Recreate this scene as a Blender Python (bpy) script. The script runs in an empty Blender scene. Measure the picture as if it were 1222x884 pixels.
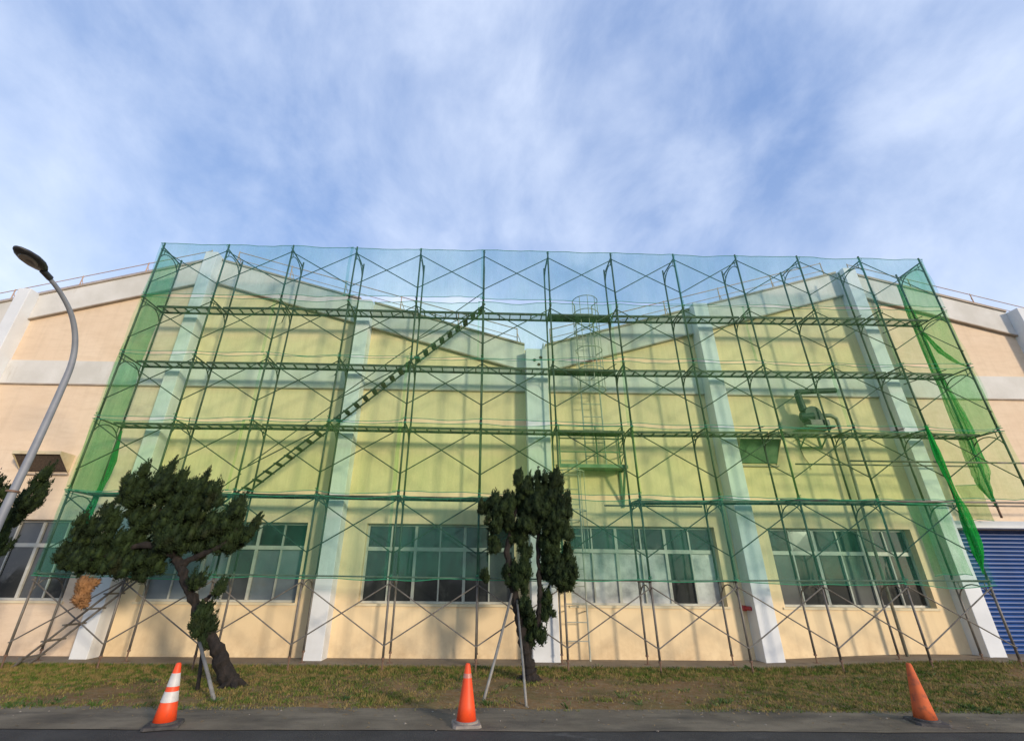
import bpy, bmesh, math, random
import numpy as np
from mathutils import Vector, Matrix

random.seed(7)
rng = np.random.default_rng(11)
scene = bpy.context.scene
COL = scene.collection

# ------------------------------------------------------------------ camera
W0, H0, FPX = 1222.0, 884.0, 541.36
YAW, PIT, ROL = 0.0174, 0.4275, 0.0095
CAM = Vector((9.2558, -10.5282, 1.70)); PPX = 611 - 22.387
Fv = Vector((math.sin(YAW)*math.cos(PIT), math.cos(YAW)*math.cos(PIT), math.sin(PIT)))
R0 = Vector((math.cos(YAW), -math.sin(YAW), 0)); U0 = R0.cross(Fv)
Rv = R0*math.cos(ROL) + U0*math.sin(ROL); Uv = U0*math.cos(ROL) - R0*math.sin(ROL)
cd = bpy.data.cameras.new('camera'); cam = bpy.data.objects.new('camera', cd); COL.objects.link(cam)
M4 = Matrix((Rv, Uv, -Fv)).transposed().to_4x4(); M4.translation = CAM; cam.matrix_world = M4
cd.sensor_width = 36; cd.lens = 36*FPX/W0; cd.shift_x = 22.387/W0; cd.clip_end = 3000; cd.clip_start = 0.05
scene.camera = cam
def at(px, py, Y):
    """point of the photograph's pixel on the upright plane at depth Y"""
    v = Fv + Rv*((px-PPX)/FPX) - Uv*((py-H0/2)/FPX)
    return CAM + v*((Y-CAM.y)/v.y)

# ------------------------------------------------------------------ light and sky
SUN_EL = math.radians(11.0)
tx, ty = -0.8, 1.0                       # the way the light travels over the ground
az = math.atan2(-tx, -ty)                # towards the sun, measured from +Y to +X
sd = bpy.data.lights.new('sun', 'SUN'); sd.energy = 2.1; sd.angle = math.radians(6.5); sd.color = (1.0, 0.84, 0.63)
so = bpy.data.objects.new('sun', sd); COL.objects.link(so)
hl = math.hypot(tx, ty)
so.rotation_euler = Vector((tx/hl*math.cos(SUN_EL), ty/hl*math.cos(SUN_EL), -math.sin(SUN_EL))).to_track_quat('-Z', 'Y').to_euler()
so.location = (20, -20, 12)
world = bpy.data.worlds.new('World'); scene.world = world; world.use_nodes = True
def ramp_math(nt, src):
    r = nt.nodes.new('ShaderNodeMapRange'); r.interpolation_type = 'SMOOTHSTEP'; r.inputs[1].default_value = 0.75; r.inputs[2].default_value = 0.1; r.inputs[3].default_value = 0.0; r.inputs[4].default_value = 0.42
    nt.links.new(src, r.inputs[0]); return r.outputs[0]
def build_sky():
    nt = world.node_tree; nt.nodes.clear(); N = nt.nodes.new; L = nt.links.new
    out = N('ShaderNodeOutputWorld'); bg = N('ShaderNodeBackground'); bg.inputs['Strength'].default_value = 0.15
    L(bg.outputs[0], out.inputs[0])
    sky = N('ShaderNodeTexSky'); sky.sky_type = 'NISHITA'; sky.sun_disc = False
    sky.sun_elevation = SUN_EL; sky.sun_rotation = az; sky.air_density = 1.0; sky.dust_density = 0.6; sky.ozone_density = 1.6
    tc = N('ShaderNodeTexCoord'); sep = N('ShaderNodeSeparateXYZ'); L(tc.outputs['Generated'], sep.inputs[0])
    mx = N('ShaderNodeMath'); mx.operation = 'MAXIMUM'; L(sep.outputs[2], mx.inputs[0]); mx.inputs[1].default_value = 0.0
    ad = N('ShaderNodeMath'); ad.operation = 'ADD'; L(mx.outputs[0], ad.inputs[0]); ad.inputs[1].default_value = 0.50
    dx = N('ShaderNodeMath'); dx.operation = 'DIVIDE'; L(sep.outputs[0], dx.inputs[0]); L(ad.outputs[0], dx.inputs[1])
    dy = N('ShaderNodeMath'); dy.operation = 'DIVIDE'; L(sep.outputs[1], dy.inputs[0]); L(ad.outputs[0], dy.inputs[1])
    cb = N('ShaderNodeCombineXYZ'); L(dx.outputs[0], cb.inputs[0]); L(dy.outputs[0], cb.inputs[1])
    def layer(scale, rot, sx, sy, det, rough, dist, lo, hi, loc, src=None):
        mp = N('ShaderNodeMapping'); mp.inputs['Rotation'].default_value = (0, 0, rot); mp.inputs['Scale'].default_value = (sx, sy, 1); mp.inputs['Location'].default_value = loc
        L(src or cb.outputs[0], mp.inputs[0])
        n = N('ShaderNodeTexNoise'); n.inputs['Scale'].default_value = scale; n.inputs['Detail'].default_value = det
        n.inputs['Roughness'].default_value = rough; n.inputs['Distortion'].default_value = dist; L(mp.outputs[0], n.inputs[0])
        r = N('ShaderNodeMapRange'); r.interpolation_type = 'SMOOTHSTEP'; r.inputs[1].default_value = lo; r.inputs[2].default_value = hi; L(n.outputs[0], r.inputs[0])
        return r.outputs[0]
    G_ = tc.outputs['Generated']
    a = layer(1.9, 0.5, 1.0, 0.8, 5, 0.52, 0.15, 0.25, 0.78, (9.1, 4.7, 2.0), G_)
    b = layer(4.2, 0.9, 1.0, 0.75, 8, 0.58, 0.25, 0.25, 0.82, (7.3, 2.2, 1.0), G_)
    c = layer(5.5, 0.8, 1.0, 0.7, 8, 0.62, 0.4, 0.35, 0.85, (1.3, 5.2, 0))
    m1 = N('ShaderNodeMath'); m1.operation = 'MULTIPLY'; L(b, m1.inputs[0]); m1.inputs[1].default_value = 0.50
    m2 = N('ShaderNodeMath'); m2.operation = 'MULTIPLY_ADD'; L(a, m2.inputs[0]); m2.inputs[1].default_value = 0.42; L(m1.outputs[0], m2.inputs[2])
    m3 = N('ShaderNodeMath'); m3.operation = 'MULTIPLY_ADD'; L(c, m3.inputs[0]); m3.inputs[1].default_value = 0.12; L(m2.outputs[0], m3.inputs[2]); m3.use_clamp = True
    m4 = N('ShaderNodeMath'); m4.operation = 'MULTIPLY_ADD'; L(m3.outputs[0], m4.inputs[0]); m4.inputs[1].default_value = 0.90; m4.inputs[2].default_value = -0.17; m4.use_clamp = True
    # air thickens towards the horizon all round
    hz = ramp_math(nt, sep.outputs[2])
    m5 = N('ShaderNodeMath'); m5.operation = 'ADD'; m5.use_clamp = True; L(m4.outputs[0], m5.inputs[0]); L(hz, m5.inputs[1]); m4 = m5
    # thin veil of the clear sky: lift the very deep blue of the low sun sky a little
    veil = N('ShaderNodeMixRGB'); veil.inputs[0].default_value = 0.55; veil.inputs[2].default_value = (1.6, 2.45, 4.65, 1); L(sky.outputs[0], veil.inputs[1])
    mix = N('ShaderNodeMixRGB'); L(m4.outputs[0], mix.inputs[0]); L(veil.outputs[0], mix.inputs[1]); mix.inputs[2].default_value = (4.95, 5.35, 6.1, 1)
    L(mix.outputs[0], bg.inputs[0])
build_sky()
vs = scene.view_settings; vs.view_transform = 'Standard'; vs.look = 'None'; vs.gamma = 1; vs.use_curve_mapping = False; vs.exposure = 0.56
scene.render.engine = 'CYCLES'
scene.cycles.transparent_max_bounces = 24; scene.cycles.max_bounces = 8

# ------------------------------------------------------------------ helpers
class MB:
    def __init__(s): s.v = []; s.f = []
    def add(s, vs_, fs):
        o = len(s.v); s.v += [tuple(p) for p in vs_]; s.f += [tuple(i+o for i in f) for f in fs]; return s
    def quad(s, a, b, c, d): return s.add([a, b, c, d], [(0, 1, 2, 3)])
    def box(s, x0, x1, y0, y1, z0, z1):
        return s.add([(x0,y0,z0),(x1,y0,z0),(x1,y1,z0),(x0,y1,z0),(x0,y0,z1),(x1,y0,z1),(x1,y1,z1),(x0,y1,z1)],
                     [(0,3,2,1),(4,5,6,7),(0,1,5,4),(1,2,6,5),(2,3,7,6),(3,0,4,7)])
    def tube(s, pts, r, n=8, caps=True):
        pts = [Vector(p) for p in pts]
        rs = r if isinstance(r, (list, tuple)) else [r]*len(pts)
        ref = None; rings = []
        for i, p in enumerate(pts):
            t = (pts[min(i+1, len(pts)-1)] - pts[max(i-1, 0)]).normalized()
            if ref is None: ref = t.orthogonal().normalized()
            ref = (ref - t*ref.dot(t)).normalized(); b = t.cross(ref)
            rings.append([p + (ref*math.cos(2*math.pi*k/n) + b*math.sin(2*math.pi*k/n))*rs[i] for k in range(n)])
        vv = [q for ring in rings for q in ring]; ff = []
        for i in range(len(pts)-1):
            for k in range(n): ff.append((i*n+k, i*n+(k+1) % n, (i+1)*n+(k+1) % n, (i+1)*n+k))
        if caps: ff.append(tuple(range(n-1, -1, -1))); ff.append(tuple((len(pts)-1)*n+k for k in range(n)))
        return s.add(vv, ff)
    def lathe(s, prof, n=24, o=(0, 0, 0)):
        vv = []; ff = []
        for r, z in prof:
            vv += [(o[0]+r*math.cos(2*math.pi*k/n), o[1]+r*math.sin(2*math.pi*k/n), o[2]+z) for k in range(n)]
        for i in range(len(prof)-1):
            for k in range(n): ff.append((i*n+k, i*n+(k+1) % n, (i+1)*n+(k+1) % n, (i+1)*n+k))
        ff.append(tuple(range(n-1, -1, -1))); ff.append(tuple((len(prof)-1)*n+k for k in range(n)))
        return s.add(vv, ff)
    def prism(s, poly, y0, y1):
        """outline in x, z pushed along y"""
        n = len(poly)
        vv = [(x, y0, z) for x, z in poly] + [(x, y1, z) for x, z in poly]
        ff = [tuple(range(n-1, -1, -1)), tuple(range(n, 2*n))] + [(i, (i+1) % n, n+(i+1) % n, n+i) for i in range(n)]
        return s.add(vv, ff)
    def mesh(s, name, m, smooth=False):
        me = bpy.data.meshes.new(name); me.from_pydata(s.v, [], s.f)
        if m: me.materials.append(m)
        if smooth: me.shade_smooth()
        else:
            bm = bmesh.new(); bm.from_mesh(me); bmesh.ops.recalc_face_normals(bm, faces=bm.faces); bm.to_mesh(me); bm.free()
        return me
    def build(s, name, m, parent=None, smooth=False):
        return link(name, s.mesh(name, m, smooth), parent)
def link(name, me, parent=None, loc=None):
    o = bpy.data.objects.new(name, me); COL.objects.link(o)
    if parent: o.parent = parent
    if loc: o.location = loc
    return o
def empty(name, loc=(0, 0, 0)):
    o = bpy.data.objects.new(name, None); COL.objects.link(o); o.location = loc; o.empty_display_size = 0.2; return o
def tag(o, label=None, cat=None, group=None, kind=None):
    for k, v in (('label', label), ('category', cat), ('group', group), ('kind', kind)):
        if v: o[k] = v
    return o
def bevel(o, w=0.01, seg=2):
    b = o.modifiers.new('bevel', 'BEVEL'); b.width = w; b.segments = seg; b.limit_method = 'ANGLE'; return o

# ------------------------------------------------------------------ materials
def newmat(name):
    m = bpy.data.materials.new(name); m.use_nodes = True
    nt = m.node_tree; return m, nt, nt.nodes['Principled BSDF']
def noise(nt, scale, detail=4, rough=0.55, coord='Object', vec_scale=None, dist=0.0):
    tc = nt.nodes.new('ShaderNodeTexCoord'); n = nt.nodes.new('ShaderNodeTexNoise')
    n.inputs['Scale'].default_value = scale; n.inputs['Detail'].default_value = detail; n.inputs['Roughness'].default_value = rough; n.inputs['Distortion'].default_value = dist
    src = tc.outputs[coord]
    if vec_scale:
        mp = nt.nodes.new('ShaderNodeMapping'); mp.inputs['Scale'].default_value = vec_scale; nt.links.new(src, mp.inputs[0]); src = mp.outputs[0]
    nt.links.new(src, n.inputs[0]); return n.outputs[0]
def ramp(nt, src, lo, hi, a=0.0, b=1.0):
    r = nt.nodes.new('ShaderNodeMapRange'); r.inputs[1].default_value = lo; r.inputs[2].default_value = hi; r.inputs[3].default_value = a; r.inputs[4].default_value = b
    nt.links.new(src, r.inputs[0]); return r.outputs[0]
def mixc(nt, fac, a, b):
    m = nt.nodes.new('ShaderNodeMixRGB')
    if isinstance(fac, float): m.inputs[0].default_value = fac
    else: nt.links.new(fac, m.inputs[0])
    for i, c in ((1, a), (2, b)):
        if isinstance(c, tuple): m.inputs[i].default_value = (*c, 1)
        else: nt.links.new(c, m.inputs[i])
    return m.outputs[0]
def bump(nt, bs, src, strength=0.3, dist=0.02):
    b = nt.nodes.new('ShaderNodeBump'); b.inputs['Strength'].default_value = strength; b.inputs['Distance'].default_value = dist
    nt.links.new(src, b.inputs['Height']); nt.links.new(b.outputs[0], bs.inputs['Normal'])
def M(name, c1, c2=None, rough=0.7, scale=3.0, lo=0.35, hi=0.65, metal=0.0, bump_s=0.0, bump_scale=40, spec=0.5, detail=5, vs_=None, coord='Object', dirt=None):
    m, nt, bs = newmat(name)
    bs.inputs['Roughness'].default_value = rough; bs.inputs['Metallic'].default_value = metal; bs.inputs['Specular IOR Level'].default_value = spec
    if c2:
        c = mixc(nt, ramp(nt, noise(nt, scale, detail, vec_scale=vs_, coord=coord), lo, hi), c1, c2)
        if dirt: c = mixc(nt, ramp(nt, noise(nt, dirt[1], 6, 0.65, vec_scale=dirt[4] if len(dirt) > 4 else None, coord=coord), dirt[2], dirt[3]), c, dirt[0])
        nt.links.new(c, bs.inputs['Base Color'])
    else: bs.inputs['Base Color'].default_value = (*c1, 1)
    if bump_s: bump(nt, bs, noise(nt, bump_scale, 5, 0.6, coord=coord), bump_s, 0.01)
    return m

def wall_material():
    m, nt, bs = newmat('wall_paint'); bs.inputs['Roughness'].default_value = 0.9; bs.inputs['Specular IOR Level'].default_value = 0.2
    tc = nt.nodes.new('ShaderNodeTexCoord'); sep = nt.nodes.new('ShaderNodeSeparateXYZ'); nt.links.new(tc.outputs['Object'], sep.inputs[0])
    # repainted bays inside the scaffold are yellower than the old peach coat outside it
    a = ramp(nt, sep.outputs[0], -10.4, -9.8); b = ramp(nt, sep.outputs[0], 10.3, 9.7)
    mu = nt.nodes.new('ShaderNodeMath'); mu.operation = 'MULTIPLY'; nt.links.new(a, mu.inputs[0]); nt.links.new(b, mu.inputs[1])
    old = mixc(nt, ramp(nt, noise(nt, 0.7, 6, 0.6), 0.35, 0.7), (0.71, 0.55, 0.40), (0.76, 0.61, 0.46))
    fine = mixc(nt, ramp(nt, noise(nt, 5, 6, 0.7, vec_scale=(0.35, 1, 1.5)), 0.45, 0.85), old, (0.62, 0.47, 0.33))
    new = mixc(nt, ramp(nt, noise(nt, 0.5, 5, 0.6), 0.35, 0.7), (0.79, 0.61, 0.38), (0.84, 0.67, 0.43))
    c = mixc(nt, mu.outputs[0], fine, new)
    # vertical rain streaks and splash dirt along the foot
    st = ramp(nt, noise(nt, 2.2, 7, 0.65, vec_scale=(2.2, 1, 0.12)), 0.50, 0.82, 0.0, 0.22)
    c = mixc(nt, st, c, (0.34, 0.25, 0.16))
    ft = ramp(nt, sep.outputs[2], 0.75, 0.05, 0.0, 1.0); nn = ramp(nt, noise(nt, 3.0, 6, 0.7), 0.35, 0.75)
    m2 = nt.nodes.new('ShaderNodeMath'); m2.operation = 'MULTIPLY'; nt.links.new(ft, m2.inputs[0]); nt.links.new(nn, m2.inputs[1])
    m3 = nt.nodes.new('ShaderNodeMath'); m3.operation = 'MULTIPLY'; nt.links.new(m2.outputs[0], m3.inputs[0]); m3.inputs[1].default_value = 0.55
    c = mixc(nt, m3.outputs[0], c, (0.36, 0.22, 0.11))
    nt.links.new(c, bs.inputs['Base Color'])
    bump(nt, bs, noise(nt, 26, 6, 0.7), 0.22, 0.010)
    return m
MAT_wall = wall_material()
MAT_white = M('white_paint', (0.56, 0.54, 0.50), (0.68, 0.66, 0.63), 0.85, 1.2, bump_s=0.25, bump_scale=22, spec=0.2, dirt=((0.40, 0.34, 0.26), 1.6, 0.60, 0.86, (1.6, 1, 0.35)))
MAT_pil = M('pilaster_paint', (0.64, 0.66, 0.69), (0.72, 0.74, 0.77), 0.8, 1.4, bump_s=0.15, bump_scale=20, spec=0.25, dirt=((0.45, 0.40, 0.34), 1.4, 0.62, 0.9, (2.5, 2.5, 0.2)))
MAT_flash_shade = M('flashing_and_shade', (0.30, 0.24, 0.19), (0.40, 0.33, 0.26), 0.7, 3)  # flashing tone, shared by the dark strips that draw the bands' shadow lines
MAT_roof = M('roof_sheet', (0.30, 0.31, 0.32), (0.38, 0.38, 0.38), 0.5, 2)
MAT_alu = M('window_aluminium', (0.42, 0.41, 0.36), (0.52, 0.51, 0.46), 0.45, 4, spec=0.5, dirt=((0.36, 0.34, 0.30), 6, 0.6, 0.85))
MAT_sill = M('sill_paint', (0.66, 0.55, 0.36), (0.72, 0.62, 0.44), 0.8, 3, dirt=((0.4, 0.33, 0.22), 5, 0.6, 0.85))
def glass(name, c, c2, rough=0.06):
    m = M(name, c, c2, rough, 1.3, 0.3, 0.7, spec=0.6, coord='Object', dirt=((0.16, 0.15, 0.13), 2.2, 0.55, 0.95))
    return m
MAT_gl_dark = glass('glass_dark', (0.020, 0.022, 0.022), (0.035, 0.036, 0.036))
MAT_gl_grey = glass('glass_grey', (0.05, 0.055, 0.06), (0.085, 0.09, 0.095), 0.2)
MAT_gl_blue = glass('glass_blue', (0.13, 0.155, 0.18), (0.19, 0.22, 0.25), 0.25)
MAT_sheet = M('plastic_sheet', (0.26, 0.26, 0.27), (0.62, 0.61, 0.60), 0.3, 2.4, 0.34, 0.62, bump_s=1.0, bump_scale=3.5, spec=0.6)
MAT_shutter = M('shutter_blue', (0.004, 0.045, 0.19), (0.008, 0.06, 0.24), 0.42, 2.0, spec=0.3, dirt=((0.10, 0.13, 0.25), 5, 0.55, 0.9))
MAT_steel = M('scaffold_steel', (0.125, 0.112, 0.096), (0.21, 0.195, 0.175), 0.6, 5, metal=0.35, dirt=((0.16, 0.09, 0.05), 9, 0.58, 0.72), coord='Object')
MAT_steel2 = M('scaffold_net_shade', (0.018, 0.038, 0.028), (0.04, 0.06, 0.045), 0.6, 4, metal=0.25, dirt=((0.09, 0.07, 0.05), 9, 0.58, 0.75))  # same steel behind the nets, their green shade put into its colour
MAT_steel3 = M('scaffold_post_net_shade', (0.03, 0.05, 0.037), (0.07, 0.085, 0.065), 0.55, 4, metal=0.2, dirt=((0.16, 0.13, 0.10), 9, 0.6, 0.75))  # posts and frames above the lowest lift: nets' green shade in the colour
MAT_plank = M('walk_plank_steel', (0.03, 0.045, 0.035), (0.07, 0.08, 0.065), 0.65, 4, metal=0.3, dirt=((0.16, 0.15, 0.12), 7, 0.6, 0.8))
MAT_rust = M('rusty_steel', (0.13, 0.075, 0.05), (0.21, 0.13, 0.09), 0.85, 8)
MAT_galv = M('galvanised', (0.42, 0.44, 0.46), (0.52, 0.53, 0.54), 0.45, 5, metal=0.5)
MAT_rail = M('roof_rail', (0.42, 0.26, 0.17), (0.50, 0.36, 0.26), 0.7, 6)
MAT_lamp = M('lamp_pole', (0.20, 0.215, 0.25), (0.25, 0.265, 0.30), 0.6, 3, metal=0.1, bump_s=0.05)
MAT_lamphead = M('lamp_head', (0.02, 0.02, 0.022), (0.035, 0.035, 0.038), 0.4, 6)
MAT_lens = M('lamp_lens', (0.02, 0.02, 0.02), (0.03, 0.03, 0.03), 0.3, 6, spec=0.7)
MAT_bark = M('juniper_bark', (0.007, 0.0055, 0.0045), (0.026, 0.019, 0.015), 0.95, 9, bump_s=1.0, bump_scale=22, vs_=(1.5, 1.5, 0.4))
MAT_dead = M('dead_foliage', (0.20, 0.10, 0.04), (0.33, 0.17, 0.07), 0.9, 7)
def leaf_material():
    m, nt, bs = newmat('juniper_foliage'); bs.inputs['Roughness'].default_value = 0.75; bs.inputs['Specular IOR Level'].default_value = 0.25
    c = mixc(nt, ramp(nt, noise(nt, 2.6, 3), 0.35, 0.68), (0.007, 0.016, 0.004), (0.017, 0.033, 0.007))
    c = mixc(nt, ramp(nt, noise(nt, 11, 3), 0.5, 0.75), c, (0.036, 0.058, 0.012))
    c = mixc(nt, ramp(nt, noise(nt, 1.4, 2, coord='Object'), 0.62, 0.76, 0, 0.6), c, (0.030, 0.024, 0.010))
    nt.links.new(c, bs.inputs['Base Color'])
    return m
MAT_leaf = leaf_material()
def grass_material():
    m, nt, bs = newmat('grass_blades'); bs.inputs['Roughness'].default_value = 0.8; bs.inputs['Specular IOR Level'].default_value = 0.2
    c = mixc(nt, ramp(nt, noise(nt, 1.5, 4), 0.4, 0.62), (0.045, 0.100, 0.010), (0.095, 0.150, 0.020))
    c = mixc(nt, ramp(nt, noise(nt, 6.5, 3), 0.40, 0.60), c, (0.28, 0.20, 0.075))
    nt.links.new(c, bs.inputs['Base Color']); return m
MAT_grass = grass_material()
def soil_material():
    m, nt, bs = newmat('verge_soil'); bs.inputs['Roughness'].default_value = 0.95; bs.inputs['Specular IOR Level'].default_value = 0.1
    c = mixc(nt, ramp(nt, noise(nt, 1.1, 6, 0.65), 0.35, 0.68), (0.20, 0.115, 0.05), (0.29, 0.175, 0.08))
    c = mixc(nt, ramp(nt, noise(nt, 9, 6, 0.7), 0.45, 0.75), c, (0.30, 0.23, 0.14))
    c = mixc(nt, ramp(nt, noise(nt, 0.9, 5, 0.7, dist=0.4), 0.50, 0.64, 0, 0.6), c, (0.13, 0.125, 0.045))
    nt.links.new(c, bs.inputs['Base Color']); bump(nt, bs, noise(nt, 30, 6, 0.75), 0.8, 0.02); return m
MAT_soil = soil_material()
MAT_apron = M('apron_concrete', (0.22, 0.175, 0.13), (0.31, 0.255, 0.19), 0.95, 1.1, bump_s=0.5, bump_scale=30, spec=0.15, dirt=((0.13, 0.10, 0.075), 2.2, 0.5, 0.8))
MAT_shoulder = M('shoulder_concrete', (0.16, 0.13, 0.092), (0.25, 0.205, 0.145), 0.95, 1.2, bump_s=0.6, bump_scale=40, spec=0.15, dirt=((0.075, 0.066, 0.056), 1.7, 0.45, 0.75, (0.5, 1.6, 1)))
MAT_road = M('asphalt', (0.055, 0.050, 0.046), (0.078, 0.072, 0.066), 0.9, 1.5, bump_s=0.9, bump_scale=90, spec=0.25, dirt=((0.20, 0.19, 0.175), 2.0, 0.60, 0.85, (0.6, 1.5, 1)))
MAT_ground = M('far_ground', (0.12, 0.11, 0.07), (0.18, 0.16, 0.10), 0.95, 0.2)
MAT_stone = M('pebble', (0.16, 0.13, 0.10), (0.30, 0.26, 0.21), 0.9, 9)
MAT_orange = M('cone_orange', (0.85, 0.085, 0.018), (0.75, 0.065, 0.015), 0.5, 5, spec=0.4, dirt=((0.34, 0.09, 0.05), 10, 0.56, 0.78, (1, 1, 0.35)))
MAT_orange_old = M('cone_faded', (0.62, 0.14, 0.045), (0.48, 0.10, 0.04), 0.75, 7, spec=0.25, dirt=((0.20, 0.075, 0.05), 11, 0.52, 0.72))
MAT_band = M('cone_white', (0.62, 0.60, 0.58), (0.48, 0.46, 0.44), 0.5, 9)
MAT_clear = M('cone_worn_band', (0.50, 0.16, 0.12), (0.46, 0.25, 0.22), 0.3, 16)
MAT_rubber = M('cone_rubber', (0.035, 0.033, 0.032), (0.085, 0.075, 0.07), 0.9, 8)
MAT_conebase = M('cone_dusty_base', (0.20, 0.17, 0.15), (0.30, 0.26, 0.22), 0.9, 9)
MAT_red = M('red_enamel', (0.35, 0.02, 0.03), (0.45, 0.04, 0.04), 0.4, 8)
MAT_hood = M('hood_sheet', (0.55, 0.45, 0.28), (0.62, 0.53, 0.36), 0.7, 5, dirt=((0.33, 0.22, 0.12), 4, 0.55, 0.85))
MAT_dark = M('dark_mesh', (0.06, 0.042, 0.03), (0.12, 0.085, 0.06), 0.9, 30)
MAT_blower = M('blower_paint', (0.008, 0.028, 0.022), (0.016, 0.045, 0.036), 0.6, 6, dirt=((0.05, 0.05, 0.04), 8, 0.6, 0.8))
MAT_motor = M('blower_motor', (0.02, 0.018, 0.025), (0.05, 0.045, 0.055), 0.5, 9)
MAT_platform = M('platform_paint', (0.10, 0.20, 0.12), (0.16, 0.26, 0.16), 0.6, 6, dirt=((0.22, 0.15, 0.09), 9, 0.6, 0.8))
MAT_ladder = M('ladder_paint', (0.30, 0.32, 0.27), (0.42, 0.42, 0.36), 0.55, 6, dirt=((0.33, 0.2, 0.12), 8, 0.58, 0.8))
MAT_rope = M('net_rope', (0.02, 0.20, 0.10), (0.03, 0.28, 0.14), 0.8, 8)
def net_material(name, col, alpha, var=0.10, streak=6.0, trans=0.5, tint=(0.84, 0.97, 0.80)):
    """woven shade cloth far finer than a pixel: threads cover part of the sheet, light passes between them"""
    m, nt, bs = newmat(name); nt.nodes.remove(bs); N = nt.nodes.new; L = nt.links.new
    out = nt.nodes['Material Output']
    d = N('ShaderNodeBsdfDiffuse'); t = N('ShaderNodeBsdfTranslucent'); tr = N('ShaderNodeBsdfTransparent'); mx = N('ShaderNodeMixShader'); mm = N('ShaderNodeMixShader')
    c = mixc(nt, ramp(nt, noise(nt, 1.4, 4), 0.3, 0.7), col, tuple(x*0.82 for x in col))
    tr.inputs[0].default_value = (*tint, 1)
    L(c, d.inputs[0]); L(c, t.inputs[0]); mx.inputs[0].default_value = trans; L(d.outputs[0], mx.inputs[1]); L(t.outputs[0], mx.inputs[2])
    a1 = ramp(nt, noise(nt, 1.1, 5, 0.6, vec_scale=(1, 1, 0.6)), 0.3, 0.7, alpha-var, alpha+var)
    a2 = ramp(nt, noise(nt, streak, 5, 0.65, vec_scale=(1, 1, 0.16), dist=0.8), 0.35, 0.75, -var*0.6, var*0.9)
    oi = N('ShaderNodeObjectInfo'); a3 = ramp(nt, oi.outputs['Random'], 0, 1, -var*0.45, var*0.45); ad3 = N('ShaderNodeMath'); L(a2, ad3.inputs[0]); L(a3, ad3.inputs[1])
    a4 = ramp(nt, noise(nt, 45, 3, 0.7), 0.3, 0.7, -var*0.6, var*0.6); ad4 = N('ShaderNodeMath'); L(ad3.outputs[0], ad4.inputs[0]); L(a4, ad4.inputs[1]); a2 = ad4.outputs[0]
    ad = N('ShaderNodeMath'); ad.operation = 'ADD'; ad.use_clamp = True; L(a1, ad.inputs[0]); L(a2, ad.inputs[1])
    L(ad.outputs[0], mm.inputs[0]); L(tr.outputs[0], mm.inputs[1]); L(mx.outputs[0], mm.inputs[2]); L(mm.outputs[0], out.inputs[0])
    return m
NET_teal = net_material('net_teal', (0.07, 0.36, 0.25), 0.21, 0.09, tint=(0.86, 0.99, 0.93))
NET_green = net_material('net_green', (0.17, 0.46, 0.17), 0.115, 0.07, tint=(0.88, 1.0, 0.90))
NET_lush = net_material('net_lush', (0.18, 0.48, 0.13), 0.13, 0.08, tint=(0.87, 1.0, 0.83))
NET_top = net_material('net_top', (0.10, 0.38, 0.36), 0.20, 0.07, tint=(0.86, 0.97, 0.97))
NET_end = net_material('net_end', (0.05, 0.46, 0.18), 0.42)
NET_bunch = net_material('net_bunched', (0.03, 0.46, 0.09), 0.60, 0.28, 14.0)

# ------------------------------------------------------------------ ground
def sm(a, b, x):
    t = min(1, max(0, (x-a)/(b-a))); return t*t*(3-2*t)
def hash2(i, j): return (math.sin(i*127.1 + j*311.7)*43758.5453) % 1.0
def vnoise(x, y):
    i, j = math.floor(x), math.floor(y); u, v = x-i, y-j; u = u*u*(3-2*u); v = v*v*(3-2*v)
    return (hash2(i, j)*(1-u)+hash2(i+1, j)*u)*(1-v) + (hash2(i, j+1)*(1-u)+hash2(i+1, j+1)*u)*v
def fbm(x, y): return 0.5*vnoise(x, y)+0.3*vnoise(x*2.1+7, y*2.1+3)+0.2*vnoise(x*4.3+1, y*4.3+9)
def zg(x, y):
    """height of the verge: level on the left, rising a hand's breadth to the right"""
    return 0.015*sm(-2.98, -2.4, y) + 0.15*sm(14.5, 19.5, x)*sm(-2.4, -0.4, y)
def grid(x0, x1, y0, y1, nx, ny, fz, edge=None):
    mb = MB()
    for j in range(ny+1):
        for i in range(nx+1):
            x = x0+(x1-x0)*i/nx; y = y0+(y1-y0)*j/ny
            if edge: y = edge(x, y, j, ny)
            mb.v.append((x, y, fz(x, y)))
    for j in range(ny):
        for i in range(nx): a = j*(nx+1)+i; mb.f.append((a, a+1, a+nx+2, a+nx+1))
    return mb
g = MB().quad((-900, -900, -0.06), (900, -900, -0.06), (900, 900, -0.06), (-900, 900, -0.06)).build('ground', MAT_ground); tag(g, kind='structure')
g = MB().quad((-120, -14.0, -0.004), (140, -14.0, -0.004), (140, -3.5, -0.004), (-120, -3.5, -0.004)).build('road', MAT_road); tag(g, kind='structure')
def road_edge(x, y, j, ny):
    return y + (0.10*(fbm(x*0.7, 3.3)-0.5) if j == 0 else (0.22*(fbm(x*0.9, 8.1)-0.5) if j == ny else 0))
g = grid(-40, 60, -3.68, -2.66, 400, 6, lambda x, y: 0.001+0.004*fbm(x*3, y*3)+0.003*sm(-3.7, -3.5, y), road_edge).build('road_shoulder', MAT_shoulder, smooth=True); tag(g, kind='structure')
g = grid(-14, 36, -2.95, 1.42, 500, 46, lambda x, y: zg(x, y)-0.012+0.045*(fbm(x*2.2, y*2.2)-0.35)*sm(-2.98, -2.5, y)*(1-0.7*sm(0.1, 0.6, y)), None).build('verge', MAT_soil, smooth=True); tag(g, kind='structure')
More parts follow.
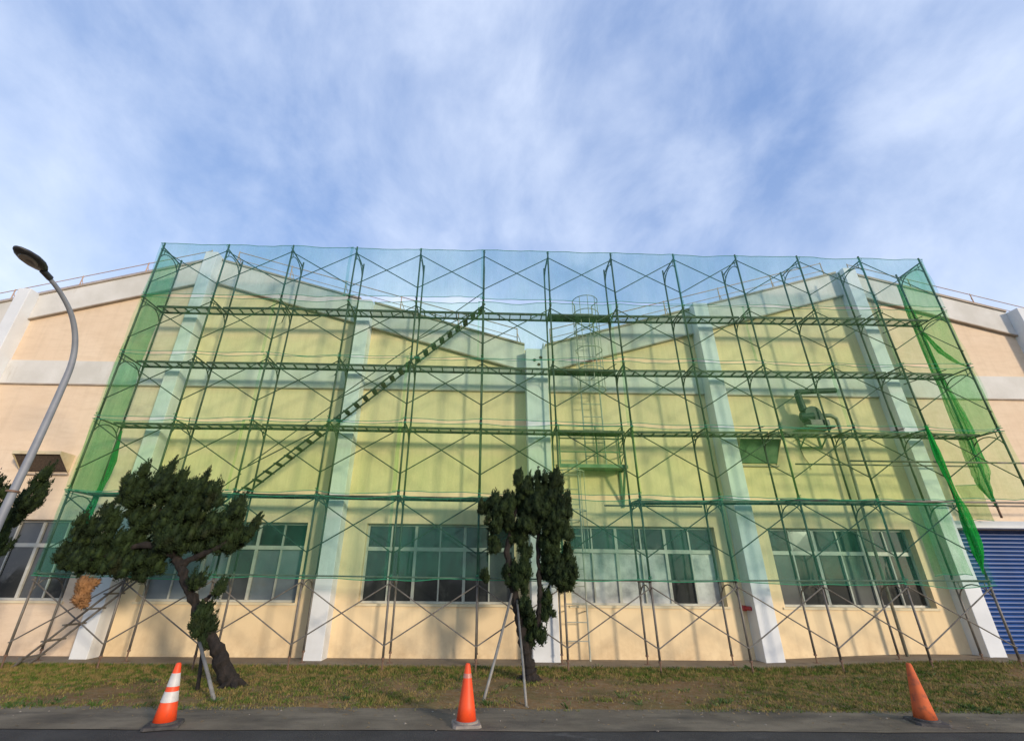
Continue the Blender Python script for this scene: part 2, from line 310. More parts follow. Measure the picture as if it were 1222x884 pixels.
g = grid(-14, 20.6, 0.42, 1.42, 300, 6, lambda x, y: zg(x, y)+0.022-0.05*sm(0.62, 0.40, y), lambda x, y, j, ny: y+(0.2*(fbm(x*1.1, 5.5)-0.5) if j < 2 else 0)).build('concrete_apron', MAT_apron, smooth=True); tag(g, kind='structure')
g = grid(20.6, 36, -0.4, 1.9, 60, 8, lambda x, y: zg(x, y)+0.024-0.05*sm(-0.15, -0.4, y), None).build('door_apron', MAT_apron, smooth=True); tag(g, kind='structure')

# ------------------------------------------------------------------ building
YW = 1.40
PEAKS = (0.66, 20.72); VAL = 10.68
def ridge(x):
    d = min(abs(x-p) for p in PEAKS); return 10.80 - 0.297*d
XL, XR = -9.36, 30.76
WIN = [(-4.10, -0.44), (1.24, 4.90), (6.36, 10.02), (11.36, 15.06), (16.42, 20.08)]
WZ0, WZ1 = 1.12, 2.90
DOOR = (21.06, 24.9, 0.0, 2.92)
bld = empty('factory_building', (VAL, 5.0, 0.0))
tag(bld, 'long cream factory hall with twin shallow gables and white pilasters behind the scaffold', 'building')
off = Vector((-VAL, -5.0, 0))
def bpart(name, mb, m, parent=None, **k):
    mb.v = [(x-VAL, y-5.0, z) for x, y, z in mb.v]
    return mb.build(name, m, parent or bld, **k)
mb = MB()
holes = [(a, b, WZ0, WZ1) for a, b in WIN] + [DOOR]
cuts = sorted(set([XL, XR, PEAKS[0], VAL, PEAKS[1]] + [v for h in holes for v in h[:2]]))
for x0, x1 in zip(cuts[:-1], cuts[1:]):
    hs = [h for h in holes if h[0] <= x0+1e-6 and h[1] >= x1-1e-6]
    zb = -0.1
    if hs:
        h = hs[0]
        if h[2] > 0: mb.quad((x0, YW, zb), (x1, YW, zb), (x1, YW, h[2]), (x0, YW, h[2]))
        zb = h[3]
    mb.quad((x0, YW, zb), (x1, YW, zb), (x1, YW, ridge(x1)-0.1), (x0, YW, ridge(x0)-0.1))
for a, b, z0, z1 in holes:
    y1 = YW+0.26; z0 = max(z0, -0.1)
    mb.quad((a, YW, z0), (a, y1, z0), (a, y1, z1), (a, YW, z1)); mb.quad((b, YW, z0), (b, YW, z1), (b, y1, z1), (b, y1, z0))
    mb.quad((a, YW, z1), (a, y1, z1), (b, y1, z1), (b, YW, z1)); mb.quad((a, YW, z0), (b, YW, z0), (b, y1, z0), (a, y1, z0))
for xs in (XL, XR):
    mb.quad((xs, YW, -0.1), (xs, 30, -0.1), (xs, 30, ridge(xs)-0.1), (xs, YW, ridge(xs)-0.1))
for x0, x1 in ((XL, PEAKS[0]), (PEAKS[0], VAL), (VAL, PEAKS[1]), (PEAKS[1], XR)):
    mb.quad((x0, 30, -0.1), (x1, 30, -0.1), (x1, 30, ridge(x1)-0.1), (x0, 30, ridge(x0)-0.1))
w = MB(); w.v = [(x-VAL, y-5, z) for x, y, z in mb.v]; w.f = mb.f
me = bpy.data.meshes.new('wall'); me.from_pydata(w.v, [], w.f); me.materials.append(MAT_wall); wall = link('wall', me, bld)
# the wall's material reads scene x, so shift its coordinates back
wall.location = (0, 0, 0)
mb = MB()
for x0, x1 in ((XL, PEAKS[0]), (PEAKS[0], VAL), (VAL, PEAKS[1]), (PEAKS[1], XR)):
    mb.quad((x0, 1.62, ridge(x0)-0.35), (x1, 1.62, ridge(x1)-0.35), (x1, 30, ridge(x1)-0.35), (x0, 30, ridge(x0)-0.35))
bpart('roof', mb, MAT_roof)
PIL = [(-4.64, -4.28, 9.38), (0.46, 0.84, 10.86), (5.40, 5.82, 9.22), (10.38, 10.98, 7.66), (15.48, 15.92, 9.32), (20.52, 20.92, 10.74), (25.50, 25.90, 9.36)]
for a, b, zt in PIL:
    zb = zg((a+b)/2, 1.0)-0.06
    o = bpart('pilaster', MB().box(a, b, 1.0, YW+0.02, zb, zt), MAT_pil); bevel(o, 0.012)
# parapet bands along the slopes, the level white band lower down; both run between the pilasters
edges = [XL] + [v for a, b, _ in PIL for v in (a, b)] + [XR]
for x0, x1 in zip(edges[0::2], edges[1::2]):
    e = 0.003
    o = bpart('parapet_band', MB().prism([(x0+e, ridge(x0)-0.80), (x1-e, ridge(x1)-0.80), (x1-e, ridge(x1)), (x0+e, ridge(x0))], 1.31, 1.62), MAT_white)
    bpart('coping', MB().prism([(x0+e, ridge(x0)+0.002), (x1-e, ridge(x1)+0.002), (x1-e, ridge(x1)+0.06), (x0+e, ridge(x0)+0.06)], 1.27, 1.68), MAT_flash_shade)
    bpart('shadow_strip', MB().prism([(x0+e, ridge(x0)-0.842), (x1-e, ridge(x1)-0.842), (x1-e, ridge(x1)-0.802), (x0+e, ridge(x0)-0.802)], 1.298, 1.41), MAT_flash_shade)  # brown strip added as the shadow line under the parapet band
    bpart('string_course', MB().box(x0+e, x1-e, 1.362, 1.41, 6.50, 7.20), MAT_white)
    bpart('shadow_strip', MB().box(x0+e, x1-e, 1.352, 1.41, 6.462, 6.498), MAT_flash_shade)  # shadow line of the string course, built as a dark strip
# three round sockets in the valley pilaster
for px, pz in ((10.62, 7.30), (10.80, 7.38), (10.74, 7.16)):
    me_ = MB().tube([(px, 0.985, pz), (px, 1.02, pz)], 0.045, 12); bpart('drain_socket', me_, MAT_dark)
bpart('drain_spout', MB().lathe([(0.07, 0), (0.05, 0.15), (0.01, 0.32)], 10, (10.92, 1.25, 7.66)), MAT_galv)

def window(x0, x1, panes, low, sheets=()):
    """six columns, a fanlight row over tall sliders"""
    fr = MB(); yf0, yf1 = YW+0.17, YW+0.23; n = 6; dx = (x1-x0)/n; zt = 2.32
    fr.box(x0, x0+0.05, yf0, yf1, WZ0, WZ1); fr.box(x1-0.05, x1, yf0, yf1, WZ0, WZ1)
    fr.box(x0+0.05, x1-0.05, yf0, yf1, WZ0, WZ0+0.05); fr.box(x0+0.05, x1-0.05, yf0, yf1, WZ1-0.05, WZ1)
    f = bpart('window', fr, MAT_alu)
    bpart('transom', MB().box(x0+0.05, x1-0.05, yf0-0.012, yf1-0.01, zt-0.045, zt+0.045), MAT_alu, f)
    for k in range(1, n):
        wd = 0.034 if k % 2 == 0 else 0.017
        xm = x0+dx*k
        for z0, z1, s in ((WZ0+0.05, zt-0.047, 0), (zt+0.047, WZ1-0.05, 0)):
            bpart('mullion', MB().box(xm-wd, xm+wd, yf0-0.006, yf1-0.012, z0, z1), MAT_alu, f)
    for k in range(n):
        xa, xb = x0+dx*k, x0+dx*(k+1)
        for r, (z0, z1) in enumerate(((WZ0+0.05, zt-0.045), (zt+0.045, WZ1-0.05))):
            m = low[k] if r == 0 else panes[k]
            yy = yf0+(0.035 if (k+r) % 2 else 0.05)
            t = random.uniform(-0.012, 0.012)
            xa_ = xa+(0.05 if k == 0 else (0.034 if k % 2 == 0 else 0.017)); xb_ = xb-(0.05 if k == n-1 else (0.034 if (k+1) % 2 == 0 else 0.017))
            p = MB().add([(xa_, yy+t, z0), (xb_, yy-t, z0), (xb_, yy-t*0.5, z1), (xa_, yy+t*0.5, z1), (xa_, yy+0.012, z0), (xb_, yy+0.012, z0), (xb_, yy+0.012, z1), (xa_, yy+0.012, z1)],
                         [(0, 1, 2, 3), (5, 4, 7, 6), (0, 4, 5, 1), (3, 2, 6, 7), (0, 3, 7, 4), (1, 5, 6, 2)])
            bpart('pane', p, m, f)
    bpart('sill', MB().box(x0-0.05, x1+0.05, YW-0.03, YW+0.168, WZ0-0.05, WZ0-0.002), MAT_sill, f)
D, G, B, S = MAT_gl_dark, MAT_gl_grey, MAT_gl_blue, MAT_sheet
window(*WIN[0], [G]*6, [D, G, D, D, G, D])
window(*WIN[1], [D, D, G, D, D, D], [B, B, B, G, B, B])
window(*WIN[2], [D, D, D, D, G, D], [D, D, D, D, D, G])
window(*WIN[3], [D]*6, [S, S, S, S, D, S])
window(*WIN[4], [D, G, D, D, D, D], [G, D, D, G, D, D])
# roller shutter
sh = bpart('shutter_door', MB().box(DOOR[0]+0.002, DOOR[1]-0.002, YW+0.20, YW+0.215, 0.05, DOOR[3]-0.002), MAT_shutter)
prof = [(0, 0), (-0.030, 0.012), (-0.042, 0.034), (-0.040, 0.060), (-0.026, 0.082), (0, 0.094)]
sl = MB(); wdt = DOOR[1]-DOOR[0]-0.14
n = len(prof); sl.v = [(0, y, z) for y, z in prof]+[(wdt, y, z) for y, z in prof]
sl.f = [(i, i+n, i+n+1, i+1) for i in range(n-1)]
slm = sl.mesh('slat', MAT_shutter)
for k in range(37):
    z = 0.12+0.098*k
    if z+0.094 > DOOR[3]-0.05: break
    link('slat', slm, sh, (DOOR[0]+0.07-VAL, YW+0.195-5, z))
for xa in (DOOR[0]+0.003, DOOR[1]-0.073): bpart('guide_rail', MB().box(xa, xa+0.07, YW+0.13, YW+0.199, 0.1, DOOR[3]-0.003), MAT_galv, sh)
bpart('lintel', MB().box(DOOR[0]-0.13, DOOR[1]+0.12, 1.10, YW+0.10, DOOR[3]+0.004, DOOR[3]+0.17), MAT_pil)
# roof railing
def railing(x0, x1, n):
    pts = [x0+(x1-x0)*i/n for i in range(n+1)]
    r = bpart('roof_railing', MB().tube([(x, 1.52, ridge(x)+0.62) for x in pts], 0.014, 6), MAT_rail)
    bpart('rail', MB().tube([(x, 1.52, ridge(x)+0.33) for x in pts], 0.010, 6), MAT_rail, r)
    for x in pts:
        bpart('rail_post', MB().tube([(x, 1.52, ridge(x)+0.06), (x, 1.52, ridge(x)+0.65)], 0.016, 6).tube([(x, 1.54, ridge(x)+0.5), (x+0.16, 1.60, ridge(x)+0.06)], 0.010, 5), MAT_rail, r)
railing(XL+0.3, PEAKS[0]-0.4, 5); railing(PEAKS[0]+0.5, VAL-0.5, 5); railing(VAL+0.5, PEAKS[1]-0.4, 5); railing(PEAKS[1]+0.5, XR-0.3, 5)
# sheet metal vent hoods on the wall, open below
def hood(x0, x1, z0, z1, mm, proj=0.44):
    yf = YW-proj; th = 0.012
    h = MB().box(x0, x1, yf, YW, z1, z1+0.02)
    for x in (x0, x1-th): h.add([(x, YW, z1), (x, yf, z1), (x, yf, z1-0.06), (x, YW, z0), (x+th, YW, z1), (x+th, yf, z1), (x+th, yf, z1-0.06), (x+th, YW, z0)], [(0, 1, 2, 3), (7, 6, 5, 4), (0, 4, 5, 1), (1, 5, 6, 2), (2, 6, 7, 3), (3, 7, 4, 0)])
    h.box(x0+th, x1-th, yf, yf+th, z1-0.06, z1)
    h = bpart('vent_hood', h, MAT_hood)
    bpart('hood_mesh', MB().quad((x0+th, YW-0.04, z0+0.05), (x1-th, YW-0.04, z0+0.05), (x1-th, yf+0.03, z1-0.03), (x0+th, yf+0.03, z1-0.03)), mm, h)
    bpart('hood_rim', MB().box(x0-0.02, x1+0.02, YW-0.06, YW-0.002, z0-0.04, z0-0.002), MAT_flash_shade, h)
hood(-2.62, -1.42, 4.02, 4.48, MAT_dark); hood(15.98, 17.08, 4.48, 5.14, MAT_platform)

# ------------------------------------------------------------------ scaffold
BAY, LIFT, FW = 1.83, 1.70, 0.79
NP = 13
PX = [BAY*i for i in range(12)] + [BAY*11+1.79]
scf = empty('scaffold', (0, 0, 0)); tag(scf, 'tall steel frame scaffold with cross braces and stairs along the hall front', 'scaffold')
def frame_mesh():
    fr = MB(); r = 0.019
    fr.tube([(0, 0, 1.665), (0, FW, 1.665)], r, 6)
    pts = []
    for k in range(11):
        a = math.pi*k/10; pts.append((0, FW/2-(FW/2-0.0)*math.cos(a)*(1.0), 1.24+0.36*math.sin(a)))
    fr.tube([(0, 0, 1.10)]+pts+[(0, FW, 1.10)], 0.014, 6)
    fr.tube([(0, 0.10, 1.50), (0, 0.10, 1.66)], 0.010, 5).tube([(0, FW-0.10, 1.50), (0, FW-0.10, 1.66)], 0.010, 5)
    return fr.mesh('frame', MAT_steel3, True)
frm = frame_mesh(); frm0 = frm.copy(); frm0.materials[0] = MAT_steel
pst = MB().tube([(0, 0, 0.0), (0, 0, LIFT-0.004)], 0.0240, 7).tube([(0, 0, -0.05), (0, 0, 0.05)], 0.031, 7).mesh('post', MAT_steel3, True)
pst_top = MB().tube([(0, 0, 0.0), (0, 0, LIFT+0.12)], 0.0240, 7).tube([(0, 0, -0.05), (0, 0, 0.05)], 0.031, 7).mesh('post', MAT_steel3, True)
pst_end = MB().tube([(0, 0, 1.40), (0, 0, LIFT-0.004)], 0.0240, 7).mesh('post', MAT_rust, True)
pst_bot = MB().tube([(0, 0, 0.22), (0, 0, LIFT-0.004)], 0.0240, 7).mesh('post', MAT_steel, True)
dz = [0.02, 0.01, 0.03, 0.02, 0.01, 0, -0.01, -0.02, 0.0, 0.02, 0.03, 0.05, 0.03]   # the lifts are not quite level
for i in range(NP):
    for j in range(6):
        if i == 12 and j < 2: continue
        z0 = j*LIFT + dz[i]*(1 if j else 1)
        f = link('frame', frm if j else frm0, scf, (PX[i]+random.uniform(-.006, .006), 0, z0)); f.rotation_euler.z = random.uniform(-.012, .012)
        pm = pst_bot if j == 0 else (pst_top if j == 5 else pst)
        for y in (0, FW):
            link('post', pm, f, (0, y, 0))
            if i == 12 and j == 2: link('post', pst_end, f, (0, y, -LIFT))
            if j == 0:
                gz = zg(PX[i], y)+(0.022 if y > 0.5 else 0.0) - z0
                link('jack', MB().tube([(0, 0, gz), (0, 0, 0.34)], 0.016, 6).tube([(0, 0, 0.20), (0, 0, 0.235)], 0.032, 8).box(-0.06, 0.06, -0.06, 0.06, gz-0.004, gz+0.006).mesh('jack', MAT_rust), f, (0, y, 0))
for i in range(12):
    wx = PX[i+1]-PX[i]
    for j in range(6):
        if i == 11 and j < 2: continue
        za = j*LIFT+dz[i]; zb = j*LIFT+dz[i+1]
        for s in (0, 1):
            y = -0.030 if s else -0.048
            lo, hi = 0.44, 1.56
            p = [(0, y, za+(lo if s else hi)), (wx, y, zb+(hi if s else lo))]
            link('cross_brace', MB().tube(p, 0.0130, 6).tube([(p[0][0], y-0.02, p[0][2]), (p[0][0], 0.02, p[0][2])], 0.012, 5).mesh('cross_brace', MAT_steel2 if j else MAT_steel), scf, (PX[i], 0, 0))
# walkway planks of open steel
def plank_mesh(lx, solid):
    p = MB(); y0, y1 = 0.47, 0.80
    for y in (y0, y1): p.box(0.03, lx-0.03, y-0.014, y+0.014, -0.045, 0.012)
    k = 0.16
    while k < lx-0.1:
        p.box(k-0.013, k+0.013, y0+0.014, y1-0.014, -0.03, 0.002); k += 0.30
    if solid: p.box(0.03, lx-0.03, y0+0.015, y1-0.015, 0.004, 0.012)
    else:
        for q in range(1, 6): yy = y0+(y1-y0)*q/6; p.box(0.03, lx-0.03, yy-0.006, yy+0.006, 0.004, 0.010)
    return p.mesh('walk_plank', MAT_plank)
pko, pks = plank_mesh(BAY, False), plank_mesh(BAY, True)
for j in range(2, 6):
    for i in range(12):
        if j == 2 and i in (6, 11): continue
        o = link('walk_plank', pks if (i == 6 or (j == 2 and i != 3)) else pko, scf, (PX[i], 0, j*LIFT+dz[i]+0.0))
        o.rotation_euler.y = -math.atan2(dz[i+1]-dz[i], BAY)
# front ledgers at the first lift, and long tubes that carry the overhang at the door
for i in range(11):
    link('ledger', MB().tube([(0, -0.03, LIFT-0.02+dz[i]), (BAY, -0.03, LIFT-0.02+dz[i+1])], 0.016, 6).mesh('ledger', MAT_steel), scf, (PX[i], 0, 0))
for x0, x1, y, z in ((16.0, 24.2, -0.06, 3.36), (17.9, 22.4, -0.06, 4.28), (19.4, 24.0, FW+0.05, 3.42), (17.2, 21.95, FW+0.05, 4.40), (12.2, 14.6, 0.86, 3.32)):
    link('ledger', MB().tube([(x0, y, z), (x1, y, z)], 0.021, 8).mesh('ledger', MAT_steel, True), scf)
# wall ties
for i, j in ((1, 3), (3, 4), (7, 4), (9, 3), (11, 5), (10, 3), (2, 5), (12, 4), (12, 5), (11, 3)):
    z = j*LIFT+0.25
    link('wall_tie', MB().tube([(PX[i]-0.02, FW-0.25, z-0.05), (PX[i]-0.55, YW-0.02, z-0.16)], 0.012, 6).mesh('wall_tie', MAT_steel2), scf)
# stair flights: one bay long, one lift high
def stair(x, z, treads=9, m=MAT_steel2, box=True):
    y0, y1 = 0.10, 0.45
    r = MB(); run, rise = BAY, LIFT
    for y in (y0, y1): r.tube([(-0.05, y, -0.05), (run+0.05, y, rise+0.05)], 0.022, 6)
    s = link('stair_flight', r.mesh('stair_flight', m), scf, (x, 0, z))
    t = MB()
    if box: t.box(-0.065, 0.070, y0+0.01, y1-0.01, -0.006, 0.014)
    else: t.box(-0.035, 0.035, y0-0.10, y1+0.08, -0.015, 0.015)
    tm = t.mesh('tread', MAT_plank if box else MAT_steel)
    for k in range(treads):
        q = (k+0.6)/treads; link('tread', tm, s, (run*q, 0, rise*q))
    if box: link('handrail', MB().tube([(0.1, y0-0.02, 0.62), (run, y0-0.02, rise+0.42)], 0.012, 6).mesh('handrail', m), s)
for k in range(1, 5): stair(PX[k], LIFT*k)
stair(0.12, 0.02, 6, MAT_steel, False)

# ------------------------------------------------------------------ debris nets
def net_points(x0, x1, z0, z1, y, seed, sag, axis, rag, full):
    """a sheet tied at the posts: its hems sag between them, its body ripples and pulls into folds at the ties"""
    nx = max(8, int((x1-x0)/0.075)); nz = max(8, int((z1-z0)/0.09)); V = []; F = []
    for j in range(nz+1):
        for i in range(nx+1):
            u = x0+(x1-x0)*i/nx; v = j/nz; ph = (u/BAY) % 1.0
            s = sag*math.sin(math.pi*ph)*(0.4+1.2*vnoise(math.floor(u/BAY)+seed*3.1, seed))
            zt = z1-s*0.55; zb = z0+0.07*(vnoise(u*1.3+seed*7, seed)-0.5)-s*0.3 + rag*(fbm(u*2.2, seed*5.0)-0.5)
            z = zb+(zt-zb)*v
            fold = math.exp(-((ph if ph < .5 else 1-ph)*5)**2)
            rip = 0.07*(fbm(u*1.3+seed*9, z*0.8)-0.5)*2+0.022*math.sin(u*9+z*3.2*(1 if ph < .5 else -1)+seed+3*fbm(u, z+seed))*(0.5+fold)
            d = y+rip*(1-0.8*fold*abs(2*v-1))-0.03*math.sin(math.pi*v)*math.sin(math.pi*ph)
            V.append((u, min(d, -0.055) if full else d, z) if axis == 'x' else (d, u, z))
    for j in range(nz):
        for i in range(nx): a = j*(nx+1)+i; F.append((a, a+1, a+nx+2, a+nx+1))
    return V, F, [V[nz*(nx+1)+i] for i in range(nx+1)], V[:nx+1]
def rope(o, pts, off=(0, 0, 0)):
    c = o.location; link('hem_rope', MB().tube([(a-c[0]+off[0], b-c[1]+off[1], d-c[2]) for a, b, d in pts[::3]+[pts[-1]]], 0.008, 5).mesh('hem_rope', MAT_rope), o)
def net_sheet(name, x0, x1, z0, z1, y, m, label, group=None, sag=0.07, seed=0, axis='x', rag=0.0):
    V, F, top, bot = net_points(x0, x1, z0, z1, y, seed, sag, axis, rag, False)
    c = V[0]; me = bpy.data.meshes.new(name); me.from_pydata([(p[0]-c[0], p[1]-c[1], p[2]-c[2]) for p in V], [], F); me.materials.append(m); me.shade_smooth()
    o = link(name, me, None, c); tag(o, label, 'debris net', group)
    rope(o, top); rope(o, bot); return o
def net_row(x0, x1, z0, z1, y, m, label, group, sag=0.09, seed=0, rag=0.0):
    """one strip along the front: several cloths that overlap a little where they meet, laced to the posts"""
    r = random.Random(seed); t = empty('debris_net', (x0, y, z0)); tag(t, label, 'debris net', group)
    cutx = [x0]; 
    while cutx[-1] < x1-5.2: cutx.append(cutx[-1]+r.choice([3.66, 3.66, 5.49]) + r.uniform(-0.1, 0.1))
    cutx.append(x1)
    for k in range(len(cutx)-1):
        a = cutx[k]-(0.04+r.uniform(0, 0.05) if k else 0); b = cutx[k+1]
        V, F, top, bot = net_points(a, b, z0+r.uniform(-0.03, 0.03), z1+r.uniform(-0.02, 0.02), y-0.012*(k % 2), seed, sag, 'x', rag, True)
        me = bpy.data.meshes.new('net_panel'); me.from_pydata([(p[0]-x0, p[1]-y, p[2]-z0) for p in V], [], F); me.materials.append(m); me.shade_smooth()
        link('net_panel', me, t); rope(t, top, (0, -0.006)); rope(t, bot, (0, -0.006))
    for i in range(NP):
        if PX[i] < x0-0.1 or PX[i] > x1+0.1: continue
        for z in (z0+0.03, z1-0.03):
            zz = z+r.uniform(-0.02, 0.02); link('tie', MB().tube([(PX[i]-x0+0.035*math.cos(q), -y-0.045+0.035*math.sin(q)-0.0, zz-z0+0.006*q) for q in [k*0.9 for k in range(8)]], 0.007, 4).mesh('tie', MAT_rope), t)
YN = -0.085
GN = 'green debris nets on the scaffold front'
net_row(-0.03, PX[11]+0.05, 1.66, 3.37, YN, NET_teal, 'lowest teal debris net strip hanging over the window heads', GN, seed=1)
net_row(-0.03, PX[12]+0.02, 3.42, 5.06, YN, NET_lush, 'green debris net strip just above the teal strip over the windows', GN, seed=2, rag=0.06)
net_row(-0.03, PX[12]+0.02, 5.13, 6.78, YN, NET_green, 'green debris net strip level with the blower on the wall', GN, seed=3)
net_row(-0.03, PX[12]+0.02, 6.84, 8.49, YN, NET_green, 'green debris net strip just below the highest walkway', GN, seed=4)
net_row(-0.03, PX[12]+0.02, 8.58, 10.24, YN, NET_top, 'topmost bluish debris net strip rising against the sky', GN, seed=5, sag=0.05)
net_sheet('end_net', -0.02, FW+0.02, 3.45, 10.24, -0.045, NET_end, 'green net closing the scaffold end beside the street lamp', axis='y', seed=6)
net_sheet('end_net', -0.02, FW+0.02, 1.70, 3.36, -0.045, NET_teal, 'short teal net closing the scaffold end low beside the leaning tree', axis='y', seed=8)
net_sheet('end_net', -0.02, FW+0.02, 5.15, 10.22, PX[12]+0.045, net_material('net_end_thin', (0.05, 0.46, 0.13), 0.36), 'thin green net closing the scaffold end above the blue shutter', axis='y', seed=7)
def bunch(name, pts, rad, label, m=NET_bunch, seed=0, tail=0.0):
    """net gathered into a hanging pleated rope"""
    n = 40; mb = MB(); P = [Vector(p) for p in pts]; rows = []
    K = 46; L_ = len(P)-1
    for k in range(K+1):
        t = k/K*L_; i = min(int(t), L_-1); u = t-i; u2 = u*u*(3-2*u)
        p = P[i]*(1-u)+P[i+1]*u; r = rad[i]*(1-u2)+rad[i+1]*u2
        ring = []
        for q in range(n):
            a = 2*math.pi*q/n
            pl = 1+0.34*math.sin(a*4+seed+1.5*math.sin(k*0.21+seed))+0.22*math.sin(a*9+seed*2+0.9*math.sin(k*0.4))+0.35*(fbm(q*0.9+seed*3, k*0.22)-0.5)*2
            ring.append((p.x+r*pl*math.cos(a), p.y+r*0.55*pl*math.sin(a), p.z+0.05*math.sin(a*3+k*0.4)*(1 if k == K else 0.2)))
        rows.append(ring)
    c = rows[0][0]
    mb.v = [(a-c[0], b-c[1], d-c[2]) for ring in rows for a, b, d in ring]
    for k in range(K):
        for q in range(n): mb.f.append((k*n+q, k*n+(q+1) % n, (k+1)*n+(q+1) % n, (k+1)*n+q))
    me = bpy.data.meshes.new(name); me.from_pydata(mb.v, [], mb.f); me.materials.append(m); me.shade_smooth()
    return tag(link(name, me, None, c), label, 'debris net')
x11, x12 = PX[11], PX[12]
bunch('gathered_net', [at(1105, 508, -.1), at(1122, 550, -.11), at(1140, 588, -.1), at(1156, 625, -.13), at(1166, 655, -.13), at(1173, 682, -.11)], [0.03, 0.075, 0.04, 0.10, 0.10, 0.02], 'bright green net gathered into a pleated rope hanging by the blue shutter', seed=2)
bunch('gathered_net', [(x12-0.02, FW+.03, 10.0), (x12-.02, FW+.03, 8.6), (x12-.06, FW, 7.0), (x12-.02, FW-.04, 5.4), (x12-.02, FW, 4.3), (x12-.10, FW, 3.9), (x12, FW, 3.4)], [0.04, 0.09, 0.10, 0.15, 0.16, 0.12, 0.02], 'long dark green net bundle hanging down the end post over the shutter', net_material('net_bunch_dark', (0.03, 0.40, 0.12), 0.52, 0.25, 14.0), seed=5)
bunch('gathered_net', [(x12-0.08, FW-.1, 8.3), (x12-.05, 0.45, 7.5), (x12-.03, 0.2, 7.05), (x12-.02, 0.02, 6.85)], [0.03, 0.07, 0.05, 0.02], 'short green net swag slung from the bundle to the front post', seed=8)
bunch('gathered_net', [(0.02, FW, 5.0), (0.06, FW+.02, 4.2), (0.03, FW, 3.6), (-0.02, FW-.05, 2.9), (-0.05, FW-.1, 2.4)], [0.03, 0.07, 0.05, 0.09, 0.02], 'green net bundle down the end post above the leaning tree', net_material('net_bunch_left', (0.02, 0.42, 0.13), 0.62, 0.16), seed=11)
net_sheet('draped_net', 19.25, 20.15, 1.75, 3.42, 0.30, net_material('net_drape', (0.04, 0.50, 0.10), 0.30, 0.2), 'loose green net curtain draped behind the posts beside the end window', seed=13, rag=0.5)
net_sheet('torn_net', 21.10, 21.72, 3.05, 3.95, FW+0.02, net_material('net_torn', (0.25, 0.42, 0.12), 0.42, 0.1), 'ragged pale net scrap dangling under the scaffold overhang', seed=17, rag=0.4)

# ------------------------------------------------------------------ things on the wall
def caged_ladder():
    x0, x1, y = 11.90, 12.42, 1.12; z0, z1 = 4.35, 9.2
    t = empty('caged_ladder', (12.16, y, z0)); tag(t, 'pale steel roof ladder with safety cage rising from the wall platform', 'ladder')
    def P(n_, m): m.v = [(a-12.16, b-y, c-z0) for a, b, c in m.v]; return m.build(n_, MAT_ladder, t)
    for x in (x0, x1): P('side_rail', MB().tube([(x, y, z0), (x, y, z1)], 0.020, 7))
    k = z0+0.25
    while k < z1-0.1: P('rung', MB().tube([(x0, y, k), (x1, y, k)], 0.012, 6)); k += 0.36
    xc = (x0+x1)/2; R = 0.37; hoops = [6.35, 6.95, 7.55, 8.15, 8.75, 9.2]
    arc = lambda z: [(x0, y, z)]+[(xc-R*math.cos(a), y-0.22-R*math.sin(a)*1.0, z) for a in [math.pi*i/10 for i in range(11)]]+[(x1, y, z)]
    for z in hoops: P('cage_hoop', MB().tube(arc(z), 0.013, 6))
    for i in (1, 4, 6, 8, 11):
        q = arc(0)[i]; P('cage_bar', MB().tube([(q[0], q[1], hoops[0]), (q[0], q[1], hoops[-1])], 0.010, 5))
    for z in (5.2, 7.0, 8.6):
        for x in (x0, x1): P('bracket', MB().tube([(x, y, z), (x, YW, z)], 0.014, 6))
caged_ladder()
def low_ladder():
    x0, x1, y = 11.17, 11.66, 1.16; z0, z1 = 0.03, 4.5
    t = empty('wall_ladder', (11.4, y, z0)); tag(t, 'lower wall ladder standing beside the upright tree and rising to the platform', 'ladder')
    def P(n_, m): m.v = [(a-11.4, b-y, c-z0) for a, b, c in m.v]; return m.build(n_, MAT_ladder if True else None, t)
    for x in (x0, x1): P('side_rail', MB().tube([(x, y, z0), (x, y, z1)], 0.021, 7))
    k = 0.42
    while k < z1: P('rung', MB().tube([(x0, y, k), (x1, y, k)], 0.012, 6)); k += 0.37
    xc = (x0+x1)/2; R = 0.36
    arc = lambda z: [(x0, y, z)]+[(xc-R*math.cos(a), y-0.18-R*math.sin(a)*0.85, z) for a in [math.pi*i/10 for i in range(11)]]+[(x1, y, z)]
    for z in (2.25, 3.2, 4.15): P('cage_hoop', MB().tube(arc(z), 0.013, 6))
    for i in (1, 4, 8, 11): q = arc(0)[i]; P('cage_bar', MB().tube([(q[0], q[1], 2.25), (q[0], q[1], 4.15)], 0.009, 5))
    for z in (1.0, 3.0):
        for x in (x0, x1): P('bracket', MB().tube([(x, y, z), (x, YW, z)], 0.014, 6))
low_ladder()
